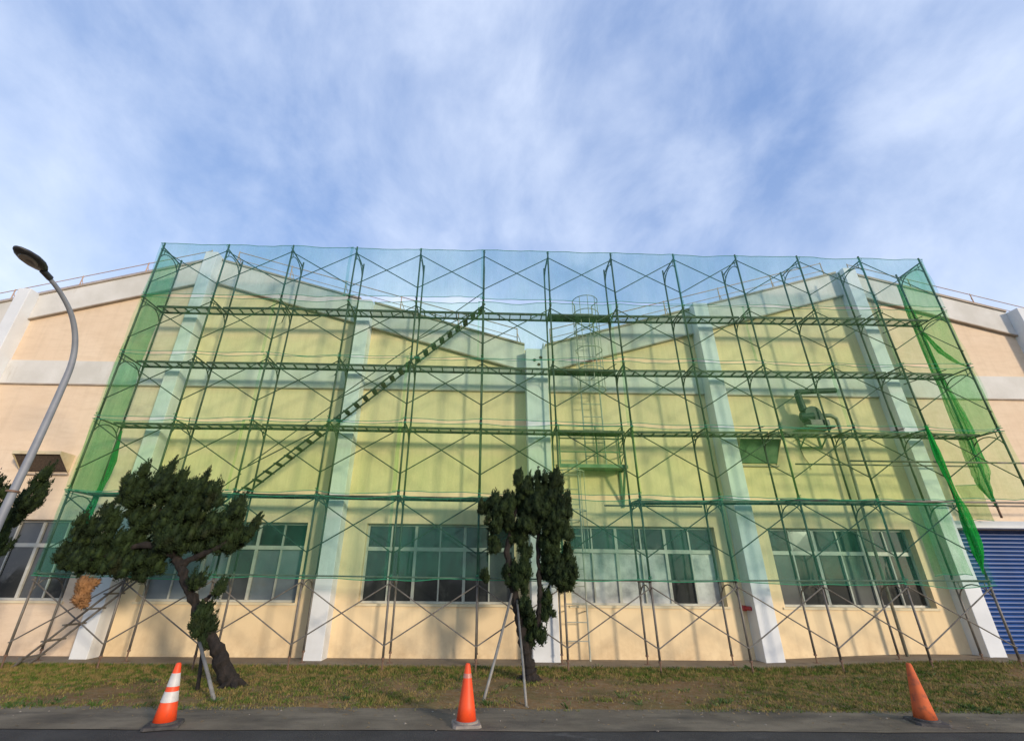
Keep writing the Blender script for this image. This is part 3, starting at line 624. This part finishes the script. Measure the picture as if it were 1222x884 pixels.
def platform():
    x0, x1, y0, y1, z = 11.72, 12.86, 0.88, YW, 4.30
    t = empty('wall_platform', (12.3, YW, z)); tag(t, 'green steel landing with handrails bracketed to the wall between two ladders', 'platform')
    def P(n_, m): m.v = [(a-12.3, b-YW, c-z) for a, b, c in m.v]; return m.build(n_, MAT_platform, t)
    P('deck', MB().box(x0, x1, y0, y1, z-0.02, z))
    P('edge_beam', MB().box(x0-0.56, x1+0.01, y0-0.04, y0-0.002, z-0.06, z+0.03)); P('edge_beam', MB().box(x1+0.002, x1+0.04, y0, y1, z-0.06, z+0.02))
    for zz in (0.35, 0.70, 1.05): P('handrail', MB().tube([(x0-0.56, y0, z+zz), (x1, y0, z+zz), (x1, y1-0.02, z+zz)], 0.017, 6))
    for x, y in ((x0-0.54, y0), (x0+0.42, y0), (x1, y0), (x1, y1-0.05)): P('rail_post', MB().tube([(x, y, z-0.02), (x, y, z+1.06)], 0.019, 6))
    for a, b in (((x1, y1-0.02, z+0.1), (x1, y0, z+0.35)), ((x1, y1-0.02, z+0.45), (x1, y0, z+0.70)), ((x1, y1-0.02, z+0.8), (x1, y0, z+1.05))): P('stay', MB().tube([a, b], 0.012, 5))
    for x in (x1-0.04,): 
        P('bracket', MB().tube([(x, YW-0.03, z-0.03), (x, YW-0.03, z-0.95)], 0.035, 6)); P('bracket', MB().tube([(x, y0+0.02, z-0.05), (x, YW-0.03, z-0.92)], 0.032, 6))
platform()
def blower():
    cx, cy, cz = 18.12, 1.02, 5.62
    t = empty('exhaust_blower', (cx, cy, 5.42)); tag(t, 'dark green exhaust blower with ducts on a bracket below the white string course', 'blower')
    def P(n_, m, mt=MAT_blower, **k): m.v = [(a-cx, b-cy, c-5.42) for a, b, c in m.v]; return m.build(n_, mt, t, **k)
    # scroll casing: spiral side, axis along y
    pts = []
    for k in range(20):
        a = 2*math.pi*k/20; r = 0.21+0.06*k/20; pts.append((cx+r*math.cos(a), cz+0.16+r*math.sin(a)))
    P('scroll_casing', MB().prism(pts, cy-0.13, cy+0.14))
    P('motor', MB().tube([(cx-0.32, cy-0.02, cz+0.10), (cx-0.02, cy-0.10, cz+0.10)], 0.105, 12))
    P('motor_box', MB().box(cx-0.20, cx+0.30, cy-0.19, cy+0.10, cz-0.16, cz-0.02), MAT_motor)
    P('duct', MB().tube([(cx-0.16, cy+0.02, cz+0.30), (cx-0.20, cy, cz+0.55), (cx-0.21, cy, cz+0.80)], [0.10, 0.085, 0.085], 12))
    P('duct', MB().tube([(cx-0.25, cy-0.04, cz+0.82), (cx+0.76, cy-0.16, cz+0.84)], 0.075, 12))
    P('base_plate', MB().box(cx-0.38, cx+0.42, cy-0.22, YW, 5.40, 5.44), MAT_platform)
    for x in (cx-0.28, cx+0.30):
        P('bracket', MB().tube([(x, cy-0.18, 5.395), (x, YW-0.02, 4.98)], 0.022, 6), MAT_platform); P('bracket', MB().tube([(x, YW-0.025, 5.40), (x, YW-0.025, 4.95)], 0.022, 6), MAT_platform)
    P('bracket', MB().tube([(cx-0.28, YW-0.05, 4.98), (cx+0.30, YW-0.05, 4.98)], 0.018, 6), MAT_platform)
    P('down_pipe', MB().tube([(cx+0.28, cy, cz+0.16), (cx+0.55, cy+0.02, cz+0.17), (cx+0.70, cy+0.05, cz+0.10), (cx+0.74, cy+0.08, cz-0.06), (18.84, 1.12, 4.6), (18.78, 1.12, 2.6), (18.76, 1.12, 0.14)], [0.06, 0.055, 0.05, 0.045, 0.036, 0.034, 0.034], 10), M('down_pipe_paint', (0.16, 0.17, 0.13), (0.25, 0.24, 0.19), 0.6, 5, dirt=((0.28, 0.18, 0.1), 6, 0.5, 0.8)), smooth=True)
    P('power_cable', MB().tube([(cx-0.3, YW-0.02, 4.95), (cx-0.26, YW-0.02, 4.72), (cx-0.18, YW-0.02, 4.55), (cx-0.16, YW-0.02, 4.38)], 0.008, 5), MAT_rust)
blower()
def valve():
    t = empty('fire_valve', (15.38, 1.40, 1.10)); tag(t, 'small red valve stub on the wall beside the window with plastic sheets', 'valve')
    MB().tube([(0, 0.0, 0), (0, -0.16, 0.0)], [0.06, 0.06], 12).build('flange', MAT_red, t)
    MB().tube([(-0.02, -0.10, 0.0), (0.05, -0.22, 0), (0.20, -0.24, -0.01)], [0.045, 0.045, 0.04], 10).build('pipe_stub', MAT_red, t)
    MB().tube([(0.20, -0.24, -0.01), (0.26, -0.24, -0.01)], 0.058, 10).build('cap', MAT_red, t)
valve()

# ------------------------------------------------------------------ street lamp
def lamp():
    X, Y = 1.12, -2.40
    t = empty('street_lamp', (X, Y, 0.0)); tag(t, 'tall grey street lamp with curved arm and dark oval head', 'street lamp')
    arc = [(0, 0, 0.0), (0.02, 0.02, 2.6), (0.05, 0.04, 3.8), (0.06, 0.05, 4.9), (0.06, 0.03, 5.45), (0.05, -0.10, 5.9), (0.04, -0.36, 6.28), (0.02, -0.72, 6.55), (0, -1.06, 6.70)]
    P = []
    for i in range(len(arc)-1):
        p0 = Vector(arc[max(i-1, 0)]); p1 = Vector(arc[i]); p2 = Vector(arc[i+1]); p3 = Vector(arc[min(i+2, len(arc)-1)])
        for k in range(5):
            u = k/5; P.append(0.5*((2*p1)+(p2-p0)*u+(2*p0-5*p1+4*p2-p3)*u*u+(3*p1-p0-3*p2+p3)*u**3))
    P.append(Vector(arc[-1]))
    R_ = [0.068-0.032*(i/(len(P)-1)) for i in range(len(P))]
    MB().tube(P, R_, 16).build('pole', MAT_lamp, t, smooth=True)
    MB().box(-0.16, 0.16, -0.16, 0.16, -0.03, 0.025).build('base_plate', MAT_lamp, t)
    MB().tube([(0.02, 0.02, 2.96), (0.021, 0.021, 2.99)], 0.095, 14).build('band', MAT_rust, t)
    MB().tube([(0.0, -0.98, 6.685), (0, -1.16, 6.73)], 0.055, 12).build('collar', MAT_lamphead, t)
    # head: flattened teardrop along -y
    h = MB(); n = 16; secs = [(0.0, 0.06, 0.05), (0.07, 0.12, 0.07), (0.18, 0.175, 0.085), (0.32, 0.19, 0.085), (0.46, 0.155, 0.065), (0.56, 0.09, 0.04), (0.60, 0.04, 0.02)]
    for s, wx, wz in secs:
        h.v += [(wx*math.cos(2*math.pi*k/n), -1.13-s, 6.75+s*0.10+wz*math.sin(2*math.pi*k/n)*(1.0 if math.sin(2*math.pi*k/n) > 0 else 0.75)) for k in range(n)]
    for i in range(len(secs)-1):
        for k in range(n): h.f.append((i*n+k, i*n+(k+1) % n, (i+1)*n+(k+1) % n, (i+1)*n+k))
    h.f += [tuple(range(n)), tuple((len(secs)-1)*n+k for k in range(n))]
    hd = h.build('lamp_head', MAT_lamphead, t, smooth=True)
    l = MB(); l.v = [(0.13*math.cos(2*math.pi*k/16), -1.45+0.17*math.sin(2*math.pi*k/16), 6.725+0.10*(0.32-0.17*math.sin(2*math.pi*k/16))-0.0) for k in range(16)]
    l.v += [(x*0.9, -1.45+(y+1.45)*0.9, z-0.035) for x, y, z in l.v]
    l.f = [(k, (k+1) % 16, 16+(k+1) % 16, 16+k) for k in range(16)]+[tuple(range(16, 32))]
    l.build('lens', MAT_lens, hd, smooth=False)
lamp()

# ------------------------------------------------------------------ cones
def cone(x, y, rot, label, mbody, mbase, bands, mband, rb=0.36, h=0.66):
    t = empty('traffic_cone', (x, y, 0.006)); t.rotation_euler.z = rot; tag(t, label, 'traffic cone', 'traffic cones along the road edge')
    b = MB(); n = 8; s = rb/2
    o = MB().add([(-s, -s*0.8, 0), (-s*0.8, -s, 0), (s*0.8, -s, 0), (s, -s*0.8, 0), (s, s*0.8, 0), (s*0.8, s, 0), (-s*0.8, s, 0), (-s, s*0.8, 0)] +
                 [(a*0.95, c*0.95, 0.028) for a, c in ((-s, -s*0.8), (-s*0.8, -s), (s*0.8, -s), (s, -s*0.8), (s, s*0.8), (s*0.8, s), (-s*0.8, s), (-s, s*0.8))],
                 [tuple(range(7, -1, -1)), tuple(range(8, 16))]+[(i, (i+1) % 8, 8+(i+1) % 8, 8+i) for i in range(8)]).build('base', mbase, t)
    MB().lathe([(0.152, 0.029), (0.150, 0.045), (0.138, 0.052)], 28).build('collar', mbase, t)
    R = lambda z: 0.127-0.097*(z-0.05)/(h-0.05)
    body = MB().lathe([(R(0.05), 0.05), (R(0.2), 0.2), (R(0.4), 0.4), (R(h-0.02), h-0.02), (R(h)-0.006, h), (R(h)-0.014, h), (R(h)-0.016, h-0.06)], 28).build('body', mbody, t, smooth=True)
    for z0, z1 in bands: MB().lathe([(R(z0)+0.0005, z0), (R(z0)+0.002, z0+0.002), (R(z1)+0.002, z1-0.002), (R(z1)+0.0005, z1)], 28).build('reflective_band', mband, t)
cone(5.36, -3.56, 0.30, 'orange traffic cone with two white bands near the leaning tree', MAT_orange, MAT_rubber, [(0.25, 0.36), (0.41, 0.55)], MAT_band, 0.40)
cone(9.08, -3.46, 0.12, 'plain bright orange traffic cone with pale dusty base near the upright tree', MAT_orange, MAT_conebase, [(0.50, 0.55)], MAT_clear, 0.36)
cone(15.15, -3.28, -0.25, 'faded scuffed orange traffic cone on dark base at the road edge', MAT_orange_old, MAT_rubber, [], MAT_clear, 0.40, 0.67)

# ------------------------------------------------------------------ trees
def foliage(lobes, per, size, seed):
    """lobes: (centre, radii, lean). Scale sprays on lobe skins, each lobe a small flame, with a solid heart"""
    r = np.random.default_rng(seed); V = []; T = []; base = 0
    ico = bmesh.new(); bmesh.ops.create_icosphere(ico, subdivisions=1, radius=1.0); iv = np.array([v.co[:] for v in ico.verts]); ifc = np.array([[v.index for v in f.verts] for f in ico.faces]); ico.free()
    tri0 = np.array([[0, 1, 3], [1, 2, 3], [2, 0, 3]])
    for c, rad, lean in lobes:
        c = np.array(c); rad = np.array(rad); lean = np.array(lean)
        upi = np.clip(iv[:, 2:3], 0, 1); q = iv*rad*0.80; q[:, :2] *= 1-0.55*upi**1.5; q = q+upi**2*lean*0.8+c
        V.append(q); T.append(ifc+base); base += len(q)
        n = per
        d = r.normal(size=(n, 3)); d /= np.linalg.norm(d, axis=1)[:, None]
        p = d*rad*r.uniform(0.72, 1.04, (n, 1)); up = np.clip(d[:, 2:3], 0, 1)
        p[:, :2] *= 1-0.55*up**1.5; p = p+up**2*lean+c
        t = d*0.75+r.normal(size=(n, 3))*0.30+np.array([0, 0, 0.55])+lean*1.5; t /= np.linalg.norm(t, axis=1)[:, None]
        s_ = np.cross(t, r.normal(size=(n, 3))); s_ /= np.linalg.norm(s_, axis=1)[:, None]; b = np.cross(t, s_)
        L_ = size*r.uniform(0.6, 1.4, (n, 1)); wd = L_*0.36
        V.append(np.stack([p-s_*wd, p+s_*wd*0.5+b*wd*0.9, p+s_*wd*0.5-b*wd*0.9, p+t*L_*1.6], 1).reshape(-1, 3))
        T.append((np.arange(n)[:, None, None]*4+tri0[None]).reshape(-1, 3)+base); base += n*4
    return np.concatenate(V), np.concatenate(T)
def make_crown(clumps, Y, ppm, seed, depth=0.75, nl=34, per=105, size=0.024, lean=(0.05, 0, 0.07), wide=0.94):
    r = np.random.default_rng(seed); lobes = []
    for (px, py, rx, ry) in clumps:
        rx *= wide/ppm; ry *= wide/ppm
        c = at(px, py, Y + r.uniform(-0.12, 0.12)); rd = max(0.07, min(rx, ry)*depth*1.15)
        k = max(7, int(nl*min(1.9, (rx*ry)/(0.28*0.28))))
        for _ in range(k):
            d = r.normal(size=3); d /= np.linalg.norm(d); e = r.uniform(0.25, 1.0)**0.8*0.93
            q = np.array(c)+d*np.array([rx, rd, ry])*e
            s = r.uniform(0.055, 0.105)*min(1.0, 0.55+min(rx, ry)*1.6)
            lobes.append((q, (s, s, s*r.uniform(1.0, 1.55)), np.array(lean)*r.uniform(0.6, 1.6)+d*0.03))
    return foliage(lobes, per, size, seed)
def np_mesh(name, V, Fc, m, parent):
    o = parent.location; V = V-np.array(o[:])
    me = bpy.data.meshes.new(name)
    if isinstance(Fc, list): me.from_pydata(V.tolist(), [], Fc)
    else:
        me.vertices.add(len(V)); me.vertices.foreach_set('co', V.astype(np.float32).ravel()); me.loops.add(Fc.size); me.loops.foreach_set('vertex_index', Fc.astype(np.int32).ravel())
        me.polygons.add(len(Fc)); me.polygons.foreach_set('loop_start', np.arange(0, Fc.size, 3, dtype=np.int32)); me.update(calc_edges=True)
    me.materials.append(m); return link(name, me, parent)
def limb(mb, pts, rad, wob=0.02, seed=0):
    r = random.Random(seed); P = [Vector(p) for p in pts]; out = []; rr = []
    for i in range(len(P)-1):
        p0, p1, p2, p3 = P[max(i-1, 0)], P[i], P[i+1], P[min(i+2, len(P)-1)]
        for k in range(6):
            u = k/6; q = 0.5*((2*p1)+(p2-p0)*u+(2*p0-5*p1+4*p2-p3)*u*u+(3*p1-p0-3*p2+p3)*u**3)
            out.append(q+Vector((r.uniform(-wob, wob), r.uniform(-wob, wob), 0))); rr.append((rad[i]*(1-u)+rad[i+1]*u)*r.uniform(0.78, 1.22))
    out.append(P[-1]); rr.append(rad[-1]); mb.tube(out, rr, 9)
def Z(o, s, l): return [(o[0]+x/s, o[1]+y/s, rx/s, ry/s) for x, y, rx, ry in l]
def zp(o, s, pts, Y): return [at(o[0]+x/s, o[1]+y/s, Y+dy) for x, y, dy in pts]

# leaning tree
TY = -1.40; s2 = 2.302; o2 = (0, 500)
t = empty('juniper_tree', (5.10, TY, zg(5.1, TY))); tag(t, 'juniper tree with leaning trunk, broad dark crown and a brown dead tuft', 'tree')
tb = MB(); root = Vector((5.12, TY, -0.04))
limb(tb, [root]+zp(o2, s2, [(618, 690, 0), (590, 620, 0), (548, 548, 0), (530, 490, 0), (505, 430, 0), (488, 385, 0), (455, 320, 0.05), (440, 240, 0.1)], TY), [0.14, 0.12, 0.105, 0.092, 0.085, 0.078, 0.07, 0.05, 0.03], 0.02, 3)
limb(tb, zp(o2, s2, [(495, 400, 0), (545, 375, -.05), (610, 345, -.1), (650, 300, -.1)], TY), [0.07, 0.05, 0.04, 0.02], 0.015, 4)
limb(tb, zp(o2, s2, [(480, 370, 0), (400, 345, -.1), (310, 370, -.1), (230, 390, -.1)], TY), [0.08, 0.06, 0.045, 0.02], 0.02, 5)
limb(tb, zp(o2, s2, [(538, 520, 0), (565, 495, -.05), (592, 475, -.08)], TY), [0.05, 0.035, 0.02], 0.01, 6)
for a in (0.3, 1.7, 2.8, 4.1, 5.4): limb(tb, [root+Vector((0, 0, 0.16)), root+Vector((math.cos(a)*0.17, math.sin(a)*0.17, 0.06)), root+Vector((math.cos(a)*0.34, math.sin(a)*0.34, -0.02))], [0.08, 0.05, 0.02], 0.01, int(a*10))
V = np.array(tb.v); np_mesh('trunk', V, tb.f, MAT_bark, t)
cl = Z(o2, s2, [(375, 205, 42, 58), (448, 185, 44, 56), (520, 215, 42, 50), (560, 180, 14, 34), (590, 215, 20, 42), (495, 275, 80, 52), (640, 262, 32, 36), (655, 235, 10, 22), (692, 308, 16, 32), (704, 280, 9, 20), (620, 345, 44, 32),
    (660, 325, 30, 28), (300, 285, 26, 40), (290, 250, 10, 18), (235, 305, 30, 42), (200, 365, 32, 40), (250, 392, 55, 34), (352, 345, 50, 44), (395, 275, 42, 34), (300, 340, 34, 30), (430, 380, 44, 44), (545, 335, 46, 42), (465, 330, 55, 38), (330, 405, 44, 30), (178, 385, 16, 24), (395, 422, 30, 20), (600, 295, 42, 32),
    (395, 150, 10, 22), (465, 135, 12, 20), (500, 165, 12, 24), (340, 190, 12, 30),
    (543, 450, 20, 18), (596, 468, 20, 22), (555, 555, 26, 42), (572, 590, 15, 36), (538, 585, 18, 22)])
V, Fc = make_crown(cl, TY-0.05, 58, 21, depth=0.9); np_mesh('crown', V, Fc, MAT_leaf, t)
V, Fc = make_crown(Z(o2, s2, [(230, 462, 18, 26), (222, 492, 14, 22), (240, 445, 16, 14)]), TY-0.1, 58, 33, nl=9, per=120, size=0.04, lean=(0, 0, -0.05)); np_mesh('dead_tuft', V, Fc, MAT_dead, t)
# upright tree
UY = -0.72; s6 = 6.095; o6 = (560, 550); o7 = (560, 690)
t = empty('juniper_tree', (10.12, UY, zg(10.1, UY))); tag(t, 'upright juniper tree with narrow dark crown propped beside the valley pilaster', 'tree')
tb = MB(); root = Vector((10.14, UY, -0.03))
limb(tb, [root]+zp(o7, s6, [(445, 690, 0), (415, 560, 0), (385, 400, 0), (350, 230, 0), (325, 80, 0)], UY)+zp(o6, s6, [(290, 780, 0), (275, 640, 0), (310, 480, 0), (350, 300, 0.05)], UY), [0.17, 0.13, 0.105, 0.09, 0.085, 0.08, 0.075, 0.06, 0.04, 0.02], 0.018, 8)
limb(tb, zp(o7, s6, [(415, 560, 0.0), (455, 430, 0), (500, 320, 0), (512, 170, 0), (508, 40, 0)], UY)+zp(o6, s6, [(505, 760, 0), (500, 600, 0), (520, 420, 0), (560, 250, 0)], UY), [0.07, 0.065, 0.06, 0.055, 0.05, 0.045, 0.04, 0.03, 0.02], 0.012, 9)
for a in (0.2, 1.5, 3.0, 4.4): limb(tb, [root+Vector((0, 0, 0.14)), root+Vector((math.cos(a)*0.18, math.sin(a)*0.18, 0.04)), root+Vector((math.cos(a)*0.32, math.sin(a)*0.32, -0.03))], [0.08, 0.05, 0.02], 0.01, int(a*10))
np_mesh('trunk', np.array(tb.v), tb.f, MAT_bark, t)
cl = Z(o6, s6, [(355, 140, 32, 48), (400, 230, 62, 62), (497, 165, 20, 55), (550, 175, 22, 60), (645, 190, 45, 80), (690, 330, 48, 95), (480, 300, 85, 80), (350, 330, 70, 60), (200, 300, 60, 42), (110, 325, 52, 42), (245, 390, 65, 60), (190, 450, 55, 55),
    (170, 590, 42, 48), (190, 640, 40, 25), (330, 540, 52, 45), (470, 430, 90, 80), (600, 440, 90, 85), (665, 520, 70, 70), (570, 580, 55, 60), (700, 720, 60, 80), (630, 820, 75, 70), (740, 830, 42, 60), (320, 800, 65, 65), (420, 700, 30, 60), (415, 800, 30, 50), (115, 820, 22, 26), (560, 690, 40, 50), (540, 790, 30, 50),
    (560, 280, 70, 80), (610, 300, 65, 85), (520, 370, 75, 65), (640, 400, 75, 75), (290, 290, 50, 45), (260, 340, 55, 45), (430, 160, 30, 50), (600, 130, 18, 50), (400, 480, 60, 60), (300, 450, 50, 50), (352, 100, 12, 28), (497, 120, 8, 34), (550, 125, 8, 34), (640, 120, 14, 44), (620, 140, 10, 40), (400, 600, 36, 46), (600, 670, 56, 56)]) \
   + Z(o7, s6, [(350, 20, 60, 40), (400, 40, 35, 45), (555, 130, 42, 45), (572, 235, 42, 50), (540, 280, 30, 30), (420, 250, 42, 70), (440, 350, 55, 60), (500, 410, 40, 40), (430, 450, 40, 30), (700, 30, 60, 48)])
V, Fc = make_crown(cl, UY-0.05, 54, 22, nl=40, lean=(0.02, 0, 0.05), wide=1.12); np_mesh('crown', V, Fc, MAT_leaf, t)
# tree behind the lamp
LY = -1.30; o1 = (0, 560)
t = empty('juniper_tree', (0.35, LY, zg(0.3, LY))); tag(t, 'juniper tree half hidden behind the street lamp pole', 'tree')
tb = MB(); b0 = Vector((0.35, LY, -0.04))
limb(tb, [b0, b0+Vector((-0.06, 0, 0.7)), b0+Vector((-0.2, 0.0, 1.5)), b0+Vector((-0.3, 0, 2.3)), b0+Vector((-0.25, 0, 3.1))], [0.17, 0.14, 0.11, 0.08, 0.03], 0.02, 12)
np_mesh('trunk', np.array(tb.v), tb.f, MAT_bark, t)
cl = Z(o1, s6, [(110, 340, 75, 62), (190, 240, 72, 70), (250, 150, 52, 60), (305, 60, 26, 42), (290, 190, 28, 25), (25, 190, 32, 50), (10, 560, 45, 75), (-70, 330, 90, 90), (-90, 200, 70, 70), (-70, 480, 90, 80), (-150, 400, 90, 90), (-180, 260, 60, 80), (-60, 120, 40, 60), (20, 440, 30, 40)])
V, Fc = make_crown(cl, LY-0.02, 52, 23, lean=(0.09, 0, 0.10)); np_mesh('crown', V, Fc, MAT_leaf, t)
# timber and pipe props
def prop(a, b, r, m, label):
    a = Vector(a); b = Vector(b); o = MB().tube([Vector(), (b-a)*0.35+Vector((0.006, 0.004, 0)), (b-a)], [r*1.05, r, r*0.92], 9).build('tree_prop', m, None, smooth=True); o.location = a
    tag(o, label, 'tree prop', 'props holding the trees')
MAT_pole = M('prop_pipe', (0.17, 0.165, 0.15), (0.27, 0.255, 0.23), 0.6, 7, metal=0.2, dirt=((0.22, 0.17, 0.12), 9, 0.55, 0.8))
prop((9.30, -2.25, 0.0), at(611, 708, -0.80), 0.024, MAT_pole, 'slanting grey pipe prop against the upright tree, beside the plain cone')
prop((9.92, -2.55, 0.0), at(617, 716, -0.80), 0.020, MAT_pole, 'thin steep pipe prop against the upright tree, on the trunk side')
prop((5.37, -2.40, 0.0), at(237, 762, -1.50), 0.029, MAT_pole, 'pale grey pipe prop under the leaning tree')
prop((4.75, -1.75, 0.0), at(243, 762, -1.46), 0.030, MAT_bark, 'dark timber prop under the leaning tree')

# ------------------------------------------------------------------ verge growth
def patch(x, y):
    """how thickly the grass stands: a green strip by the apron, thinner and patchier towards the road"""
    p = fbm(x*0.55+3, y*0.9+1)*1.6+fbm(x*2.0, y*2.4)*1.0-0.84
    p += 0.22*sm(-0.9, 0.2, y)-0.15*sm(-1.9, -2.8, y)+0.16*sm(11, 18, x)-0.10*sm(9.6, 6.5, x)*sm(3, 6, x)
    p -= 0.5*math.exp(-((x-10.6)**2/0.5+(y+1.5)**2/0.5))
    p -= 0.45*sm(18.3, 20.0, x)*sm(0.3, -1.0, y)*sm(-2.0, -0.8, y)
    return max(0.02, min(1, (p-0.12)*2.2))
gx, gy = [], []
while len(gx) < 160000:
    xs = rng.uniform(-4, 25, 4000); ys = rng.uniform(-2.82, 0.55, 4000); us = rng.uniform(0, 1, 4000)
    for x, y, u in zip(xs.tolist(), ys.tolist(), us.tolist()):
        if u < patch(x, y): gx.append(x); gy.append(y)
n = len(gx); gx = np.array(gx); gy = np.array(gy)
gz = np.array([zg(x, y) for x, y in zip(gx.tolist(), gy.tolist())])
a = rng.uniform(0, 2*np.pi, n); h = rng.uniform(0.012, 0.042, n)*(1+0.5*(gy > -0.3)); wv = rng.uniform(0.004, 0.010, n); ln = rng.uniform(0.0, 0.045, n); la = rng.uniform(0, 2*np.pi, n)
v = np.empty((n, 3, 3)); v[:, 0] = np.stack([gx-np.cos(a)*wv, gy-np.sin(a)*wv, gz-0.012], 1); v[:, 1] = np.stack([gx+np.cos(a)*wv, gy+np.sin(a)*wv, gz-0.012], 1)
v[:, 2] = np.stack([gx+np.cos(la)*ln, gy+np.sin(la)*ln, gz+h], 1)
me = bpy.data.meshes.new('grass'); me.from_pydata(v.reshape(-1, 3).tolist(), [], [(3*i, 3*i+1, 3*i+2) for i in range(n)]); me.materials.append(MAT_grass)
tag(link('grass', me), 'short patchy green and dry grass on the verge', 'grass', kind='stuff')
# taller weeds, in tufts, joined to the verge growth
wd_ = MB()
for _ in range(90):
    wx, wy = random.uniform(-2, 23), random.choice([random.uniform(-2.7, 0.3), random.gauss(0.3, 0.12), random.gauss(-2.6, 0.12)])
    hh = random.uniform(0.035, 0.085)
    for k in range(random.randint(10, 26)):
        a_ = random.uniform(0, 6.283); q = random.uniform(0, 0.06); o_ = random.uniform(0.02, 0.09); bw = random.uniform(0.004, 0.009); x, y = wx+q*math.cos(a_), wy+q*math.sin(a_); z = zg(x, y)-0.01
        h_ = hh*random.uniform(0.6, 1.2)
        wd_.add([(x-bw*math.sin(a_), y+bw*math.cos(a_), z), (x+bw*math.sin(a_), y-bw*math.cos(a_), z), (x+o_*0.5*math.cos(a_), y+o_*0.5*math.sin(a_), z+h_*0.8), (x+o_*math.cos(a_), y+o_*math.sin(a_), z+h_)], [(0, 1, 2), (2, 1, 3)])
tag(wd_.build('weeds', M('weed_leaf', (0.03, 0.075, 0.012), (0.07, 0.12, 0.02), 0.7, 3)), 'scattered taller weed tufts along the verge', 'weeds', kind='stuff')
lf = MB()
for _ in range(900):
    x = random.uniform(-2, 24); y = random.choice([random.uniform(-2.9, 1.2), random.gauss(-2.75, 0.2), random.uniform(-3.6, -2.7)]); z = (0.008 if y < -2.75 else zg(x, y)+(0.028 if y > 0.5 else 0.012)); a_ = random.uniform(0, 6.28); l_ = random.uniform(0.012, 0.035); b_ = l_*0.45
    c_, s_ = math.cos(a_), math.sin(a_); t_ = random.uniform(0, 0.012)
    lf.quad((x+l_*c_, y+l_*s_, z+t_), (x-b_*s_, y+b_*c_, z+0.004), (x-l_*c_, y-l_*s_, z), (x+b_*s_, y-b_*c_, z+t_*0.6))
tag(lf.build('leaf_litter', M('dry_leaf', (0.20, 0.12, 0.05), (0.34, 0.24, 0.12), 0.9, 5)), 'dry brown leaf litter strewn over verge and road edge', 'leaf litter', kind='stuff')
pb = MB()
for _ in range(300):
    x = random.uniform(-2, 24); y = random.choice([random.gauss(-2.6, 0.25), random.uniform(-3.7, -2.3), random.uniform(0.3, 1.3)])
    r_ = random.uniform(0.006, 0.022); z = 0.006 if y < -2.4 else zg(x, y)+(0.02 if y > 0.5 else 0)
    pb.add([(x+r_*random.uniform(.7, 1.3)*dx, y+r_*random.uniform(.7, 1.3)*dy, z+r_*0.6*dz_) for dx, dy, dz_ in ((1, 0, 0), (-1, 0, 0), (0, 1, 0), (0, -1, 0), (0, 0, 1), (0, 0, -1))],
           [(0, 2, 4), (2, 1, 4), (1, 3, 4), (3, 0, 4), (2, 0, 5), (1, 2, 5), (3, 1, 5), (0, 3, 5)])
tag(pb.build('pebbles', MAT_stone), 'scattered small stones along the road edge', 'stones', kind='stuff')
